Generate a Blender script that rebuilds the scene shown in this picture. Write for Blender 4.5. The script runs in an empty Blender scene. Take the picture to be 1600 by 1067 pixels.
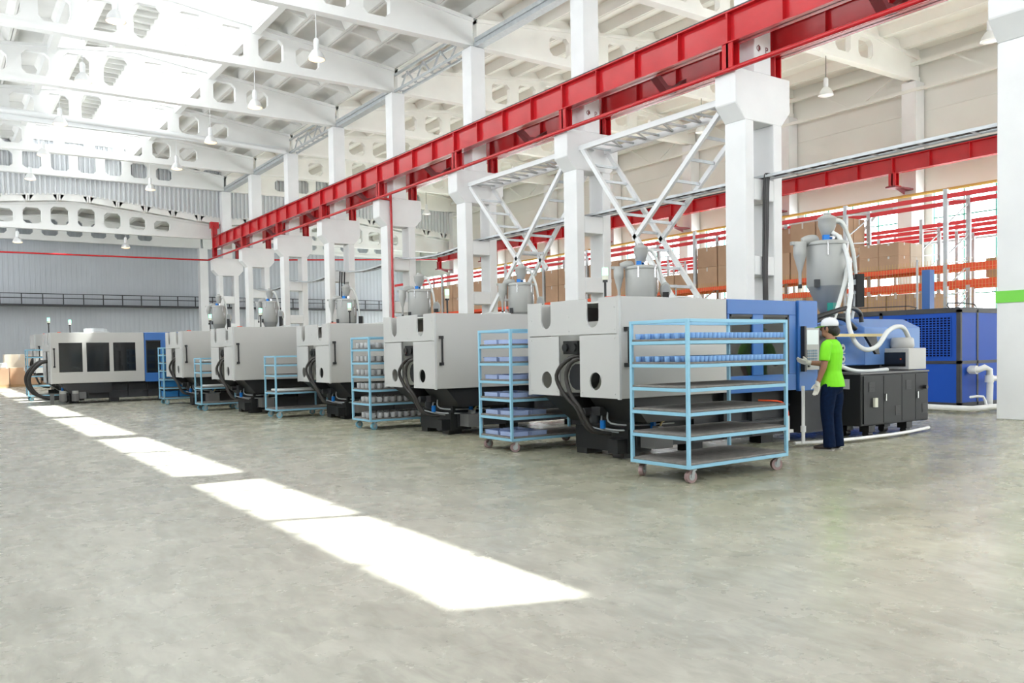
import bpy, math, random
from mathutils import Vector, Matrix
random.seed(7)
SC = bpy.context.scene
COL = SC.collection
# ------------------------------------------------------------------ camera
def setup_camera():
    yaw, pitch, roll, F, H = 0.6006, -0.0327, -0.0168, 1321.5, 1.315
    f = Vector((math.sin(yaw), math.cos(yaw), 0)); r = Vector((math.cos(yaw), -math.sin(yaw), 0)); u = Vector((0, 0, 1))
    f2 = f*math.cos(pitch) + u*math.sin(pitch); u2 = -f*math.sin(pitch) + u*math.cos(pitch)
    r3 = r*math.cos(roll) + u2*math.sin(roll); u3 = -r*math.sin(roll) + u2*math.cos(roll)
    cd = bpy.data.cameras.new('camera'); co = bpy.data.objects.new('camera', cd); COL.objects.link(co)
    cd.sensor_width = 36; cd.lens = F/1600*36; cd.shift_y = 58.3/1600; cd.clip_end = 300; cd.clip_start = 0.05
    m = Matrix((( r3.x, u3.x, -f2.x, 0), (r3.y, u3.y, -f2.y, 0), (r3.z, u3.z, -f2.z, H), (0, 0, 0, 1)))
    co.matrix_world = m
    SC.camera = co
setup_camera()
SC.view_settings.view_transform = 'Standard'; SC.view_settings.look = 'None'
SC.view_settings.gamma = 1; SC.view_settings.use_curve_mapping = False
SC.view_settings.exposure = 0.16
SC.cycles.use_denoising = True
SC.cycles.max_bounces = 10; SC.cycles.diffuse_bounces = 6; SC.cycles.glossy_bounces = 4
SC.cycles.transparent_max_bounces = 12; SC.cycles.transmission_bounces = 6
SC.cycles.caustics_reflective = False; SC.cycles.caustics_refractive = False
SC.cycles.sample_clamp_indirect = 6.0
# ------------------------------------------------------------------ sky and sun
SKY, SUN = 8.5, 24.0
w = bpy.data.worlds.new('sky'); SC.world = w; w.use_nodes = True
bg = w.node_tree.nodes['Background']; bg.inputs[0].default_value = (1.0, 0.975, 1.01, 1); bg.inputs[1].default_value = SKY
sd = bpy.data.lights.new('sun', 'SUN'); sd.energy = SUN; sd.angle = 0.009; sd.color = (1, 0.97, 0.92)
so = bpy.data.objects.new('sun', sd); COL.objects.link(so)
so.rotation_euler = Vector((-0.512, 0.180, -1)).to_track_quat('-Z', 'Y').to_euler(); so.location = (20, -5, 30)
def portal(loc, nrm, sx, sy):       # marks a window opening for sky sampling
    ld = bpy.data.lights.new('portal', 'AREA'); ld.shape = 'RECTANGLE'; ld.size = sy; ld.size_y = sx
    ld.cycles.is_portal = True
    o = bpy.data.objects.new('window_portal', ld); COL.objects.link(o); o.location = loc
    o.rotation_euler = Vector(nrm).to_track_quat('-Z', 'Y').to_euler()

# ------------------------------------------------------------------ materials
def mat(name, col, rough=0.5, metal=0.0, spec=0.5, emis=None, estr=0.0, noise=0.0, nscale=4.0, bump=0.0, trans=0.0, alpha=1.0):
    m = bpy.data.materials.new(name); m.use_nodes = True; nt = m.node_tree; b = nt.nodes['Principled BSDF']
    b.inputs['Base Color'].default_value = (*col, 1); b.inputs['Roughness'].default_value = rough
    b.inputs['Metallic'].default_value = metal; b.inputs['Specular IOR Level'].default_value = spec
    b.inputs['Transmission Weight'].default_value = trans; b.inputs['Alpha'].default_value = alpha
    if emis: b.inputs['Emission Color'].default_value = (*emis, 1); b.inputs['Emission Strength'].default_value = estr
    if noise or bump:
        tc = nt.nodes.new('ShaderNodeTexCoord'); n = nt.nodes.new('ShaderNodeTexNoise')
        n.inputs['Scale'].default_value = nscale; n.inputs['Detail'].default_value = 5
        nt.links.new(tc.outputs['Object'], n.inputs['Vector'])
        if noise:
            rp = nt.nodes.new('ShaderNodeValToRGB'); rp.color_ramp.elements[0].position = .3; rp.color_ramp.elements[1].position = .7
            rp.color_ramp.elements[0].color = (*[c*(1-noise) for c in col], 1); rp.color_ramp.elements[1].color = (*[min(1, c*(1+noise*.5)) for c in col], 1)
            nt.links.new(n.outputs['Fac'], rp.inputs[0]); nt.links.new(rp.outputs[0], b.inputs['Base Color'])
        if bump:
            bp = nt.nodes.new('ShaderNodeBump'); bp.inputs['Strength'].default_value = bump; bp.inputs['Distance'].default_value = .02
            nt.links.new(n.outputs['Fac'], bp.inputs['Height']); nt.links.new(bp.outputs[0], b.inputs['Normal'])
    return m
def glassmat(name, col, fac):
    m = bpy.data.materials.new(name); m.use_nodes = True; nt = m.node_tree; nt.nodes.clear()
    o = nt.nodes.new('ShaderNodeOutputMaterial'); mx = nt.nodes.new('ShaderNodeMixShader'); t = nt.nodes.new('ShaderNodeBsdfTransparent'); g = nt.nodes.new('ShaderNodeBsdfGlossy')
    t.inputs[0].default_value = (*col, 1); g.inputs['Roughness'].default_value = .08; mx.inputs[0].default_value = fac
    nt.links.new(t.outputs[0], mx.inputs[1]); nt.links.new(g.outputs[0], mx.inputs[2]); nt.links.new(mx.outputs[0], o.inputs[0])
    return m
def floor_mat():
    m = bpy.data.materials.new('polished_concrete'); m.use_nodes = True; nt = m.node_tree; b = nt.nodes['Principled BSDF']; L = nt.links.new
    tc = nt.nodes.new('ShaderNodeTexCoord')
    def nz(scale, det, stretch=(1, 1, 1), dist=0.0):
        mp = nt.nodes.new('ShaderNodeMapping'); mp.inputs['Scale'].default_value = stretch; n = nt.nodes.new('ShaderNodeTexNoise')
        n.inputs['Scale'].default_value = scale; n.inputs['Detail'].default_value = det; n.inputs['Roughness'].default_value = .6; n.inputs['Distortion'].default_value = dist
        L(tc.outputs['Object'], mp.inputs[0]); L(mp.outputs[0], n.inputs[0]); return n
    def ramp(src, p0, c0, p1, c1):
        r = nt.nodes.new('ShaderNodeValToRGB'); e = r.color_ramp.elements
        e[0].position = p0; e[0].color = (*c0, 1); e[1].position = p1; e[1].color = (*c1, 1); L(src, r.inputs[0]); return r
    def mul(a, c, f=1.0):
        x = nt.nodes.new('ShaderNodeMix'); x.data_type = 'RGBA'; x.blend_type = 'MULTIPLY'; x.inputs[0].default_value = f
        L(a, x.inputs[6]); L(c, x.inputs[7]); return x.outputs[2]
    big = ramp(nz(.22, 4).outputs[0], .35, (.40, .39, .34), .68, (.53, .515, .45))
    mid = ramp(nz(2.2, 10, (1.7, .7, 1), .9).outputs[0],   .36, (.86, .86, .85), .62, (1.03, 1.03, 1.03))
    fine = ramp(nz(11, 10, (1.2, .45, 1), .8).outputs[0], .34, (.84, .84, .83), .6, (1.03, 1.03, 1.03))
    c = mul(mul(big.outputs[0], mid.outputs[0]), fine.outputs[0])
    # scratches and tyre marks
    scr = ramp(nz(1.1, 3, (.35, 9, 1), 1.4).outputs[0], .30, (.86, .86, .84), .36, (1, 1, 1))
    c = mul(c, scr.outputs[0], .55)
    # greenish-brown film of oil near the machine row: a mask along world x
    sx = nt.nodes.new('ShaderNodeSeparateXYZ'); L(tc.outputs['Object'], sx.inputs[0])
    mr = nt.nodes.new('ShaderNodeMapRange'); mr.inputs[1].default_value = 3.0; mr.inputs[2].default_value = 6.0; L(sx.outputs[0], mr.inputs[0])
    oil = ramp(nz(.8, 6, (.6, 2.2, 1), .8).outputs[0], .38, (.80, .80, .65), .60, (1.04, 1.03, .90))
    x = nt.nodes.new('ShaderNodeMix'); x.data_type = 'RGBA'; x.blend_type = 'MULTIPLY'; L(mr.outputs[0], x.inputs[0]); L(c, x.inputs[6]); L(oil.outputs[0], x.inputs[7])
    L(x.outputs[2], b.inputs['Base Color'])
    rr = nt.nodes.new('ShaderNodeMapRange'); rr.inputs[3].default_value = .12; rr.inputs[4].default_value = .42; L(nz(2.2, 6).outputs[0], rr.inputs[0]); L(rr.outputs[0], b.inputs['Roughness'])
    b.inputs['Specular IOR Level'].default_value = .45
    bp = nt.nodes.new('ShaderNodeBump'); bp.inputs['Strength'].default_value = .12; bp.inputs['Distance'].default_value = .01; L(nz(6, 5).outputs[0], bp.inputs['Height']); L(bp.outputs[0], b.inputs['Normal'])
    return m
M = dict(
    floor=floor_mat(),
    conc=mat('white_painted_concrete', (.755, .765, .77), .7, noise=.05, nscale=1.2, bump=.15),
    ceil=mat('whitewashed_ceiling', (.76, .76, .74), .85, noise=.10, nscale=.9, bump=.2),
    girder=mat('whitewashed_girder', (.80, .81, .80), .8, noise=.04, nscale=1.0, bump=.1),
    ceilr=mat('cream_ceiling_lit', (.86, .85, .81), .85, noise=.05, nscale=.9),  # cream copy of the ceiling, lightened to stand in for brighter storage-hall light
    girderr=mat('cream_girder_lit', (.86, .855, .82), .8, noise=.04, nscale=1.0),  # girder copy lightened the same way, extra light put into the colour
    sheet=mat('grey_profiled_sheet', (.60, .62, .64), .5, spec=.4, noise=.06, nscale=.6),
    backw=mat('blue_grey_wall_sheet', (.47, .50, .54), .5, spec=.4, noise=.05, nscale=.6),
    cream=mat('cream_wall_panel', (.74, .75, .71), .7, noise=.04, nscale=.5),
    dark=mat('dark_steel', (.035, .037, .042), .5, noise=.2, nscale=5),
    black=mat('black_rubber', (.015, .015, .016), .45),
    hose=mat('black_hose', (.03, .027, .025), .5),
    red=mat('red_gloss_paint', (.50, .012, .018), .24, noise=.12, nscale=1.5),
    redk=mat('red_brown_primer', (.16, .02, .025), .6),
    rackred=mat('red_rack_paint', (.70, .03, .035), .45),
    orange=mat('orange_rack_paint', (.85, .09, .02), .45),
    galv=mat('galvanised_steel', (.52, .55, .57), .45, metal=.35, noise=.1, nscale=8),
    wsteel=mat('white_painted_steel', (.72, .74, .75), .5),
    hood=mat('warm_white_enamel', (.455, .448, .43), .35, noise=.02, nscale=2),
    hoodend=mat('white_enamel', (.50, .505, .50), .4),
    mblue=mat('blue_enamel', (.035, .14, .42), .35),
    lblue=mat('pale_blue_enamel', (.12, .24, .52), .4),
    cblue=mat('bright_blue_sheet', (.003, .065, .40), .5, spec=.3, noise=.03, nscale=2),
    grille=mat('grille_hole_shade', (.002, .004, .02), .8, spec=.1),
    cart=mat('sky_blue_paint', (.25, .50, .66), .45),
    mat_=mat('grey_felt_mat', (.20, .185, .17), .95, noise=.25, nscale=14, bump=.3),
    cab=mat('anthracite_cabinet', (.017, .018, .019), .5, spec=.3),
    cabtop=mat('grey_cabinet_top', (.13, .13, .13), .5),
    tank=mat('light_grey_enamel', (.37, .375, .36), .38),
    tankd=mat('grey_cone_enamel', (.30, .31, .31), .4),
    chrome=mat('chrome', (.75, .76, .78), .2, metal=1),
    whosp=mat('white_ribbed_hose', (.66, .68, .67), .5),
    whose=mat('translucent_white_hose', (.62, .64, .62), .35),
    valve=mat('blue_valve', (.0, .18, .62), .4),
    pvc=mat('white_pvc', (.78, .78, .76), .35),
    box=mat('brown_cardboard', (.50, .33, .215), .9, noise=.08, nscale=2.5),
    boxl=mat('pale_cardboard', (.66, .58, .47), .9, noise=.06, nscale=3),
    tape=mat('packing_tape', (.62, .60, .56), .4),
    yellow=mat('yellow_gas_pipe', (.60, .40, .10), .5),
    mull=mat('green_window_frame', (.05, .32, .24), .5),
    greenp=mat('green_band_paint', (.18, .62, .07), .6),
    smoke=mat('smoked_window', (.012, .013, .014), .06, spec=.6),
    cups=mat('clear_blue_plastic', (.30, .55, .95), .12, alpha=.72),
    trayb=mat('blue_clear_tray_plastic', (.50, .62, .90), .12, alpha=.45),
    greycup=mat('grey_plastic', (.42, .43, .44), .5),
    crate=mat('blue_crate_plastic', (.02, .19, .50), .4),
    screen=mat('control_screen', (.55, .60, .60), .2, emis=(.7, .8, .8), estr=.25),
    keys=mat('keypad_grey', (.16, .24, .30), .4),
    lampg=mat('green_beacon', (.25, .8, .55), .3, emis=(.35, 1, .62), estr=1.6),
    lamppale=mat('pale_beacon_base', (.62, .62, .52), .5),
    lampal=mat('lamp_aluminium', (.78, .79, .80), .3, metal=.4),
    bulb=mat('warm_lamp_glow', (1, .9, .8), .4, emis=(1, .66, .36), estr=1.5),
    bulboff=mat('unlit_lamp_glass', (.8, .8, .78), .15),
    brass=mat('brass_pipe', (.50, .40, .18), .4, metal=.3),
    wood=mat('pallet_wood', (.45, .30, .16), .8, noise=.2, nscale=6),
    skin=mat('skin', (.34, .165, .10), .55), hair=mat('black_hair', (.012, .010, .009), .6, noise=.3, nscale=60, bump=.6),
    shirt=mat('lime_green_jersey', (.20, .70, .012), .8, noise=.06, nscale=8, bump=.2),
    jeans=mat('navy_denim', (.004, .012, .038), .9, spec=.1, noise=.3, nscale=25, bump=.3),
    cap=mat('white_cotton', (.72, .73, .76), .8), glove=mat('off_white_glove', (.68, .66, .58), .85, bump=.3, nscale=60),
    shoe=mat('dark_shoe', (.03, .02, .018), .5), sole=mat('pale_sole', (.35, .33, .30), .7),
    pane=glassmat('window_glass', (.95, .98, .98), .06),
    caster=mat('grey_caster_metal', (.40, .43, .44), .4, metal=.5), wheelr=mat('pink_grey_wheel', (.30, .20, .20), .6), wheelb=mat('blue_wheel', (.16, .38, .50), .5),
)
def cloth_black(): pass
# ------------------------------------------------------------------ mesh builder
class MB:
    def __init__(s): s.v = []; s.f = []; s.sm = []
    def add(s, vs, fs, smooth=False):
        n = len(s.v); s.v += [tuple(x) for x in vs]
        for q in fs: s.f.append(tuple(i+n for i in q)); s.sm.append(smooth)
        return s
    def box(s, x0, y0, z0, x1, y1, z1):
        x0, x1 = min(x0, x1), max(x0, x1); y0, y1 = min(y0, y1), max(y0, y1); z0, z1 = min(z0, z1), max(z0, z1)
        vs = [(x0,y0,z0),(x1,y0,z0),(x1,y1,z0),(x0,y1,z0),(x0,y0,z1),(x1,y0,z1),(x1,y1,z1),(x0,y1,z1)]
        return s.add(vs, [(0,3,2,1),(4,5,6,7),(0,1,5,4),(1,2,6,5),(2,3,7,6),(3,0,4,7)])
    def beam(s, p0, p1, wd, ht, up=(0, 0, 1)):
        p0, p1 = Vector(p0), Vector(p1); d = (p1-p0).normalized(); u = Vector(up)
        if abs(d.dot(u)) > .98: u = Vector((1, 0, 0))
        sdir = d.cross(u).normalized(); u = sdir.cross(d).normalized()
        vs = []
        for p in (p0, p1):
            for a, b in ((-1,-1),(1,-1),(1,1),(-1,1)): vs.append(p + sdir*(a*wd/2) + u*(b*ht/2))
        return s.add(vs, [(0,3,2,1),(4,5,6,7),(0,1,5,4),(1,2,6,5),(2,3,7,6),(3,0,4,7)])
    def cyl(s, p0, p1, r0, r1=None, n=14, caps=True):
        r1 = r0 if r1 is None else r1; p0, p1 = Vector(p0), Vector(p1); d = (p1-p0).normalized()
        u = Vector((0, 0, 1)) if abs(d.z) < .9 else Vector((1, 0, 0)); a = d.cross(u).normalized(); b = d.cross(a).normalized()
        vs = [p0 + (a*math.cos(t)+b*math.sin(t))*r0 for t in [2*math.pi*i/n for i in range(n)]] + [p1 + (a*math.cos(t)+b*math.sin(t))*r1 for t in [2*math.pi*i/n for i in range(n)]]
        s.add(vs, [(i, (i+1) % n, n+(i+1) % n, n+i) for i in range(n)], True)
        if caps: s.add(vs, [tuple(range(n))[::-1], tuple(range(n, 2*n))])
        return s
    def lathe(s, c, prof, n=24):
        vs = []; fs = []
        for r, z in prof:
            for i in range(n):
                t = 2*math.pi*i/n; vs.append((c[0]+r*math.cos(t), c[1]+r*math.sin(t), c[2]+z))
        for k in range(len(prof)-1):
            for i in range(n): fs.append((k*n+i, k*n+(i+1) % n, (k+1)*n+(i+1) % n, (k+1)*n+i))
        s.add(vs, fs, True)
        m = (len(prof)-1)*n
        if prof[0][0] > 1e-4: s.add([vs[i] for i in range(n)], [tuple(range(n))[::-1]])
        if prof[-1][0] > 1e-4: s.add([vs[m+i] for i in range(n)], [tuple(range(n))])
        return s
    def tube(s, pts, r, n=8, sub=6, rad=None, closed=False):
        P = [Vector(p) for p in pts]
        if sub > 1 and len(P) > 2:
            Q = []; R = []
            for i in range(len(P)-1):
                a = P[i-1] if i > 0 else P[0]*2-P[1]; b = P[i]; c = P[i+1]; d = P[i+2] if i+2 < len(P) else P[-1]*2-P[-2]
                for k in range(sub):
                    t = k/sub; Q.append(.5*((2*b)+(c-a)*t+(2*a-5*b+4*c-d)*t*t+(3*b-a-3*c+d)*t**3))
                    if rad: R.append(rad[i]*(1-t)+rad[i+1]*t)
            Q.append(P[-1]); R.append(rad[-1] if rad else r); P = Q
            if rad: rad = R
        vs = []; a = None
        for i, p in enumerate(P):
            d = (P[min(i+1, len(P)-1)]-P[max(i-1, 0)]).normalized()
            if a is None:
                u = Vector((0, 0, 1)) if abs(d.z) < .9 else Vector((1, 0, 0)); a = d.cross(u).normalized()
            else: a = (a - d*a.dot(d)).normalized()
            b = d.cross(a); rr = rad[i] if rad else r
            for k in range(n):
                t = 2*math.pi*k/n; vs.append(p+(a*math.cos(t)+b*math.sin(t))*rr)
        m = len(P)
        s.add(vs, [(i*n+k, i*n+(k+1) % n, (i+1)*n+(k+1) % n, (i+1)*n+k) for i in range(m-1) for k in range(n)], True)
        s.add(vs[:n], [tuple(range(n))[::-1]]); s.add(vs[-n:], [tuple(range(n))])
        return s
    def prism(s, poly, ax, lo, hi):
        def P(a, b, c): return {'x': (c, a, b), 'y': (a, c, b), 'z': (a, b, c)}[ax]
        n = len(poly); vs = [P(a, b, lo) for a, b in poly] + [P(a, b, hi) for a, b in poly]
        return s.add(vs, [tuple(range(n)), tuple(range(n, 2*n))[::-1]] + [(i, n+i, n+(i+1) % n, (i+1) % n) for i in range(n)])
    def holed(s, ax, lo, hi, cell, hole):
        """cell: 4 corner (a,b) anticlockwise from lower left; hole: list of quadrants of (a,b) points, anticlockwise from +a axis"""
        def P(a, b, c): return {'x': (c, a, b), 'y': (a, c, b)}[ax]
        (a0, b0), (a1, b1), (a2, b2), (a3, b3) = cell
        hx = hole
        n = len(hx); q = n//4
        cx = sum(p[0] for p in hx)/n; cy = sum(p[1] for p in hx)/n
        right = (a1+(a2-a1)*.5, cy); top = (cx, b3+(b2-b3)*(cx-a3)/(a2-a3)); left = (a0, cy); bot = (cx, b0+(b1-b0)*(cx-a0)/(a1-a0))
        mids = [right, top, left, bot]; cor = [(a2, b2), (a3, b3), (a0, b0), (a1, b1)]
        for k in range(4):
            arc = [hx[(k*q+j) % n] for j in range(q+1)]
            poly = [mids[k], cor[k], mids[(k+1) % 4]] + arc[::-1]
            m = len(poly); s.add([P(a, b, lo) for a, b in poly], [tuple(range(m))]); s.add([P(a, b, hi) for a, b in poly], [tuple(range(m))[::-1]])
        vs = [P(a, b, lo) for a, b in hx]+[P(a, b, hi) for a, b in hx]
        s.add(vs, [(i, (i+1) % n, n+(i+1) % n, n+i) for i in range(n)])
        # outer edges, top and bottom
        for (p, r_) in ((cell[0], cell[1]), (cell[2], cell[3])):
            s.add([P(*p, lo), P(*r_, lo), P(*r_, hi), P(*p, hi)], [(0, 1, 2, 3)])
        return s
    def build(s, name, m, parent=None, local=False, base=None):
        me = bpy.data.meshes.new(name)
        if parent is None and not local:
            xs = [v[0] for v in s.v]; ys = [v[1] for v in s.v]; zs = [v[2] for v in s.v]
            o3 = base or ((min(xs)+max(xs))/2, (min(ys)+max(ys))/2, min(zs))
        elif local: o3 = (0, 0, 0)
        else:
            p = parent; L = Vector((0, 0, 0))
            while p: L += Vector(p.location); p = p.parent
            o3 = tuple(L)
        me.from_pydata([(x-o3[0], y-o3[1], z-o3[2]) for x, y, z in s.v], [], s.f)
        me.polygons.foreach_set('use_smooth', s.sm)
        me.materials.append(m if not isinstance(m, str) else M[m]); me.update()
        o = bpy.data.objects.new(name, me); COL.objects.link(o)
        if parent: o.parent = parent
        elif not local: o.location = o3
        return o
def quad(a, b, c, d, rx, ry):   # octagon-ish hole points with chamfer, 8 per ring arranged from +a axis
    pass
def ring(cx, cy, rx, ry, n=16):
    return [(cx+rx*math.cos(2*math.pi*i/n), cy+ry*math.sin(2*math.pi*i/n)) for i in range(n)]
def octo(cx, cy, rx, ry, ch):
    c = min(ch, rx*.8, ry*.8)
    return [(cx+rx, cy), (cx+rx, cy+ry-c), (cx+rx-c, cy+ry), (cx, cy+ry), (cx, cy+ry), (cx-rx+c, cy+ry), (cx-rx, cy+ry-c), (cx-rx, cy), (cx-rx, cy), (cx-rx, cy-ry+c), (cx-rx+c, cy-ry), (cx, cy-ry), (cx, cy-ry), (cx+rx-c, cy-ry), (cx+rx, cy-ry+c), (cx+rx, cy)]
def tag(o, label, cat, group=None, kind=None):
    if label: o['label'] = label
    if cat: o['category'] = cat
    if group: o['group'] = group
    if kind: o['kind'] = kind
    return o
def thing(name, label, cat, loc=(0, 0, 0), group=None):
    o = bpy.data.objects.new(name, None); COL.objects.link(o); o.location = loc; o.empty_display_size = .2
    return tag(o, label, cat, group)
def struct(o): o['kind'] = 'structure'; return o
KIDS = {}
def copy_tree(o, label=None, loc=None, rz=None):
    def cp(x, par):
        c = x.copy(); COL.objects.link(c)
        if par: c.parent = par
        for ch in list(x.children): cp(ch, c)
        return c
    c = cp(o, None)
    if loc is not None: c.location = loc
    if rz is not None: c.rotation_euler = (0, 0, rz)
    if label: c['label'] = label
    return c
def bevel(o, w_=.012, seg=2):
    b = o.modifiers.new('bevel', 'BEVEL'); b.width = w_; b.segments = seg; b.limit_method = 'ANGLE'; b.angle_limit = math.radians(40); return o
PI = math.pi
ROW = [7+6*n for n in range(9)]
ORD = ['first', 'second', 'third', 'fourth', 'fifth', 'sixth', 'seventh', 'eighth', 'ninth']
# ------------------------------------------------------------------ shell
XL, XR, YF, YB = -1.5, 33.3, -7.0, 62.6
b = MB(); b.box(XL-.3, YF-.3, -.3, XR+.3, YB+.3, 0); struct(b.build('floor', 'floor', base=(0, 0, 0)))
# unseen left and front walls; their windows are added as fill light
def window_wall(name, axis, c, a0, a1, ztop, wins, z0, z1, m, th=.25, out=1):
    """wall in plane axis=c running a0..a1 with openings wins [(a,b)] from z0 to z1"""
    def bx(mb, a, bb, za, zb):
        if axis == 'x': mb.box(min(c, c+out*th), a, za, max(c, c+out*th), bb, zb)
        else: mb.box(a, min(c, c+out*th), za, bb, max(c, c+out*th), zb)
    mb = MB(); bx(mb, a0, a1, 0, z0); bx(mb, a0, a1, z1, ztop); p = a0
    for a, bb in wins: bx(mb, p, a, z0, z1); p = bb
    bx(mb, p, a1, z0, z1)
    return struct(mb.build(name, m))
WN = [0]
def window(axis, c, a, bb, z0, z1, nx, nz_, fm='mull', t=.05):
    WN[0] += 1
    e = bpy.data.objects.new('window_%d' % WN[0], None); COL.objects.link(e); e['kind'] = 'structure'
    e.location = (c, (a+bb)/2, z0) if axis == 'x' else ((a+bb)/2, c, z0)
    f = MB(); g = MB()
    def bx(mb, p, q, za, zb, tt):
        if axis == 'x': mb.box(c-tt, p, za, c+tt, q, zb)
        else: mb.box(p, c-tt, za, q, c+tt, zb)
    for i in range(nx+1):
        p = a+(bb-a)*i/nx; bx(f, p-t/2, p+t/2, z0, z1, .03)
    for k in range(nz_+1):
        z = z0+(z1-z0)*k/nz_; bx(f, a, bb, z-t/2, z+t/2, .028)
    bx(g, a, bb, z0, z1, .004)
    f.build('window_frame', fm, e); g.build('window_pane', 'pane', e)
lw = [(y-1.9, y+1.9) for y in range(-2, 60, 6)]
window_wall('wall_left', 'x', XL, YF, YB, 13.3, lw, 6.4, 10.6, 'conc', out=-1)
for a, c in lw:
    window('x', XL-.12, a, c, 6.4, 10.6, 3, 3, 'wsteel'); portal((XL-.3, (a+c)/2, 8.5), (1, 0, 0), 4.2, 3.8)
fw = [(1, 4), (9, 11.5), (20, 25), (26, 31)]  # unseen openings added behind the camera, sized to brighten both halls
window_wall('wall_front', 'y', YF, XL-.25, XR+.25, 15, fw, 4.0, 11.5, 'conc', out=-1)
for a, c in fw:
    window('y', YF-.12, a, c, 4.0, 11.5, 3, 4, 'wsteel'); portal(((a+c)/2, YF-.3, 7.75), (0, 1, 0), 7.5, c-a)
# right wall: cream panels above a long band of windows
XW = 33.0
rw = [(y+.6, y+5.4) for y in ROW] + [(-5.2, -.4), (1.6, 6.4)]
rw.sort()
window_wall('wall_right', 'x', XW, YF, YB, 13.2, rw, 1.2, 7.35, 'cream')
for a, c in rw:
    window('x', XW+.12, a, c, 1.2, 7.35, 4, 6, 'mull', .045); portal((XW+.35, (a+c)/2, 4.3), (-1, 0, 0), 6.15, 4.8)
mb = MB()
for y in range(-5, 63, 6): mb.box(XW-.02, y-.01, 7.4, XW, y+.01, 13)
for z in (9.0, 10.6): mb.box(XW-.03, YF, z, XW, YB, z+.06)
struct(mb.build('trim_1', 'cream'))
mb = MB(); mb.box(XW-.16, YF, 5.28, XW-.02, YB, 5.36); struct(mb.build('trim_2', 'galv'))
# back wall, ribbed sheets
def ribbed(name, y, x0, x1, z0f, z1f, m, pitch=.25, dep=.04):
    mb = MB(); x = x0; pts = []
    while x < x1:
        for dx, d in ((0, 0), (pitch*.45, 0), (pitch*.55, dep), (pitch*.9, dep)): pts.append((min(x+dx, x1), y-d))
        x += pitch
    pts.append((x1, y))
    vs = [(px, py, z0f(px)) for px, py in pts]+[(px, py, z1f(px)) for px, py in pts]; n = len(pts)
    mb.add(vs, [(i, i+1, n+i+1, n+i) for i in range(n-1)])
    vs2 = [(px, y+.15, z0f(px)) for px, py in pts]+[(px, y+.15, z1f(px)) for px, py in pts]
    mb.add(vs2, [(i+1, i, n+i, n+i+1) for i in range(n-1)])
    return struct(mb.build(name, m))
ribbed('wall_back', YB, XL-.3, XR+.3, lambda x: 0, lambda x: 11.2, 'backw', .30, .014)
# ------------------------------------------------------------------ roof
def ridge(x, z_end, rise, lo, hi):
    c = (lo+hi)/2; return z_end + rise*(1-abs(x-c)/((hi-lo)/2))
def roof(name, lo, hi, z_end, rise, y0, y1, gap=None, step=1.5, m='ceil'):
    """ribbed precast slabs spanning girder to girder"""
    mb = MB(); n = round((hi-lo)/step); step = (hi-lo)/n; T = .42
    for i in range(n):
        a, c = lo+i*step, lo+(i+1)*step
        if gap and a > gap[0]-.1 and c < gap[1]+.1:
            pass_y = gap[2]
            if y0 < pass_y: yy = (y0, pass_y)
            else: continue
        else: yy = (y0, y1)
        za, zc = ridge(a, z_end, rise, lo, hi), ridge(c, z_end, rise, lo, hi)
        # flange
        poly = [(a, za+T-.10), (c, zc+T-.10), (c, zc+T), (a, za+T)]
        mb.prism(poly, 'y', yy[0], yy[1])
        # edge ribs, tapered
        for s_, e, ze, sl in ((1, a, za, (zc-za)/step), (-1, c, zc, (zc-za)/step)):
            poly = [(e+s_*.012, ze), (e+s_*.10, ze+sl*s_*.10), (e+s_*.30, ze+T-.09+sl*s_*.30), (e+s_*.012, ze+T-.09)]
            if s_ < 0: poly = poly[::-1]
            mb.prism(poly, 'y', yy[0], yy[1])
        # cross ribs: deep at the girders, shallow between
        y = yy[0]
        k = 0
        while y < yy[1]-.1:
            if k % 4: y += 1.5; k += 1; continue
            ys = y
            big = (k % 4 == 0)
            zt = T-.09; dz = .0 if big else .31
            poly = [(a+.1, za+dz), (c-.1, zc+dz), (c-.1, zc+zt), (a+.1, za+zt)]
            mb.prism(poly, 'y', ys-.07 if ys > yy[0] else ys, ys+.07)
            y += 1.5; k += 1
    return struct(mb.build(name, m))
GA, GB = 4.23, 9.97           # lantern over the left nave
roof('ceiling', XL, 15.72, 12.72, .95, YF, 55.2, gap=(GA, GB, .85), step=1.44)
roof('ceiling_right', 15.74, XR, 12.72, .95, 1.0, 55.2, m='ceilr')
roof('ceiling_front', 15.74, XR, 12.72, .95, YF, 1.0)
roof('ceiling_low', XL, 15.72, 9.68, .85, 55.2, YB)
roof('ceiling_low_right', 15.74, XR, 9.68, .85, 55.2, YB)
# upstand walls between high and low roof
zl = lambda x: 10.02+(.85*(1-abs(x-7.1)/8.6) if x < 15.73 else .85*(1-abs(x-24.5)/8.8))
ribbed('wall_upstand', 55.25, XL-.3, XR+.3, zl, lambda x: 13.9, 'sheet', .26, .09)
# lantern
LY0, LY1 = .85, 55.2
zb_ = 13.35
for nm, x, s_ in (('wall_lantern_right', GB, 1), ('wall_lantern_left', GA, -1)):
    mb = MB()
    mb.box(x, LY0, zb_-.25, x+s_*.06, LY1, 13.9); mb.box(x, LY0, 15.36, x+s_*.06, LY1, 15.5)
    y = LY0
    while y <= LY1+.01:
        mb.box(x, y-.06, 13.9, x+s_*.06, y+.06, 15.36); y += 6 if False else 3.0
    struct(mb.build(nm, 'conc'))
    y = LY0
    k = 0
    while y < LY1-1:
        a, c = y+.09, min(y+5.91, LY1)
        window('x', x+s_*.03, a, c, 13.9, 15.36, 5, 1, 'wsteel', .05); portal((x+s_*.3, (a+c)/2, 14.62), (-s_, 0, 0), 1.35, c-a); y += 6
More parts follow.
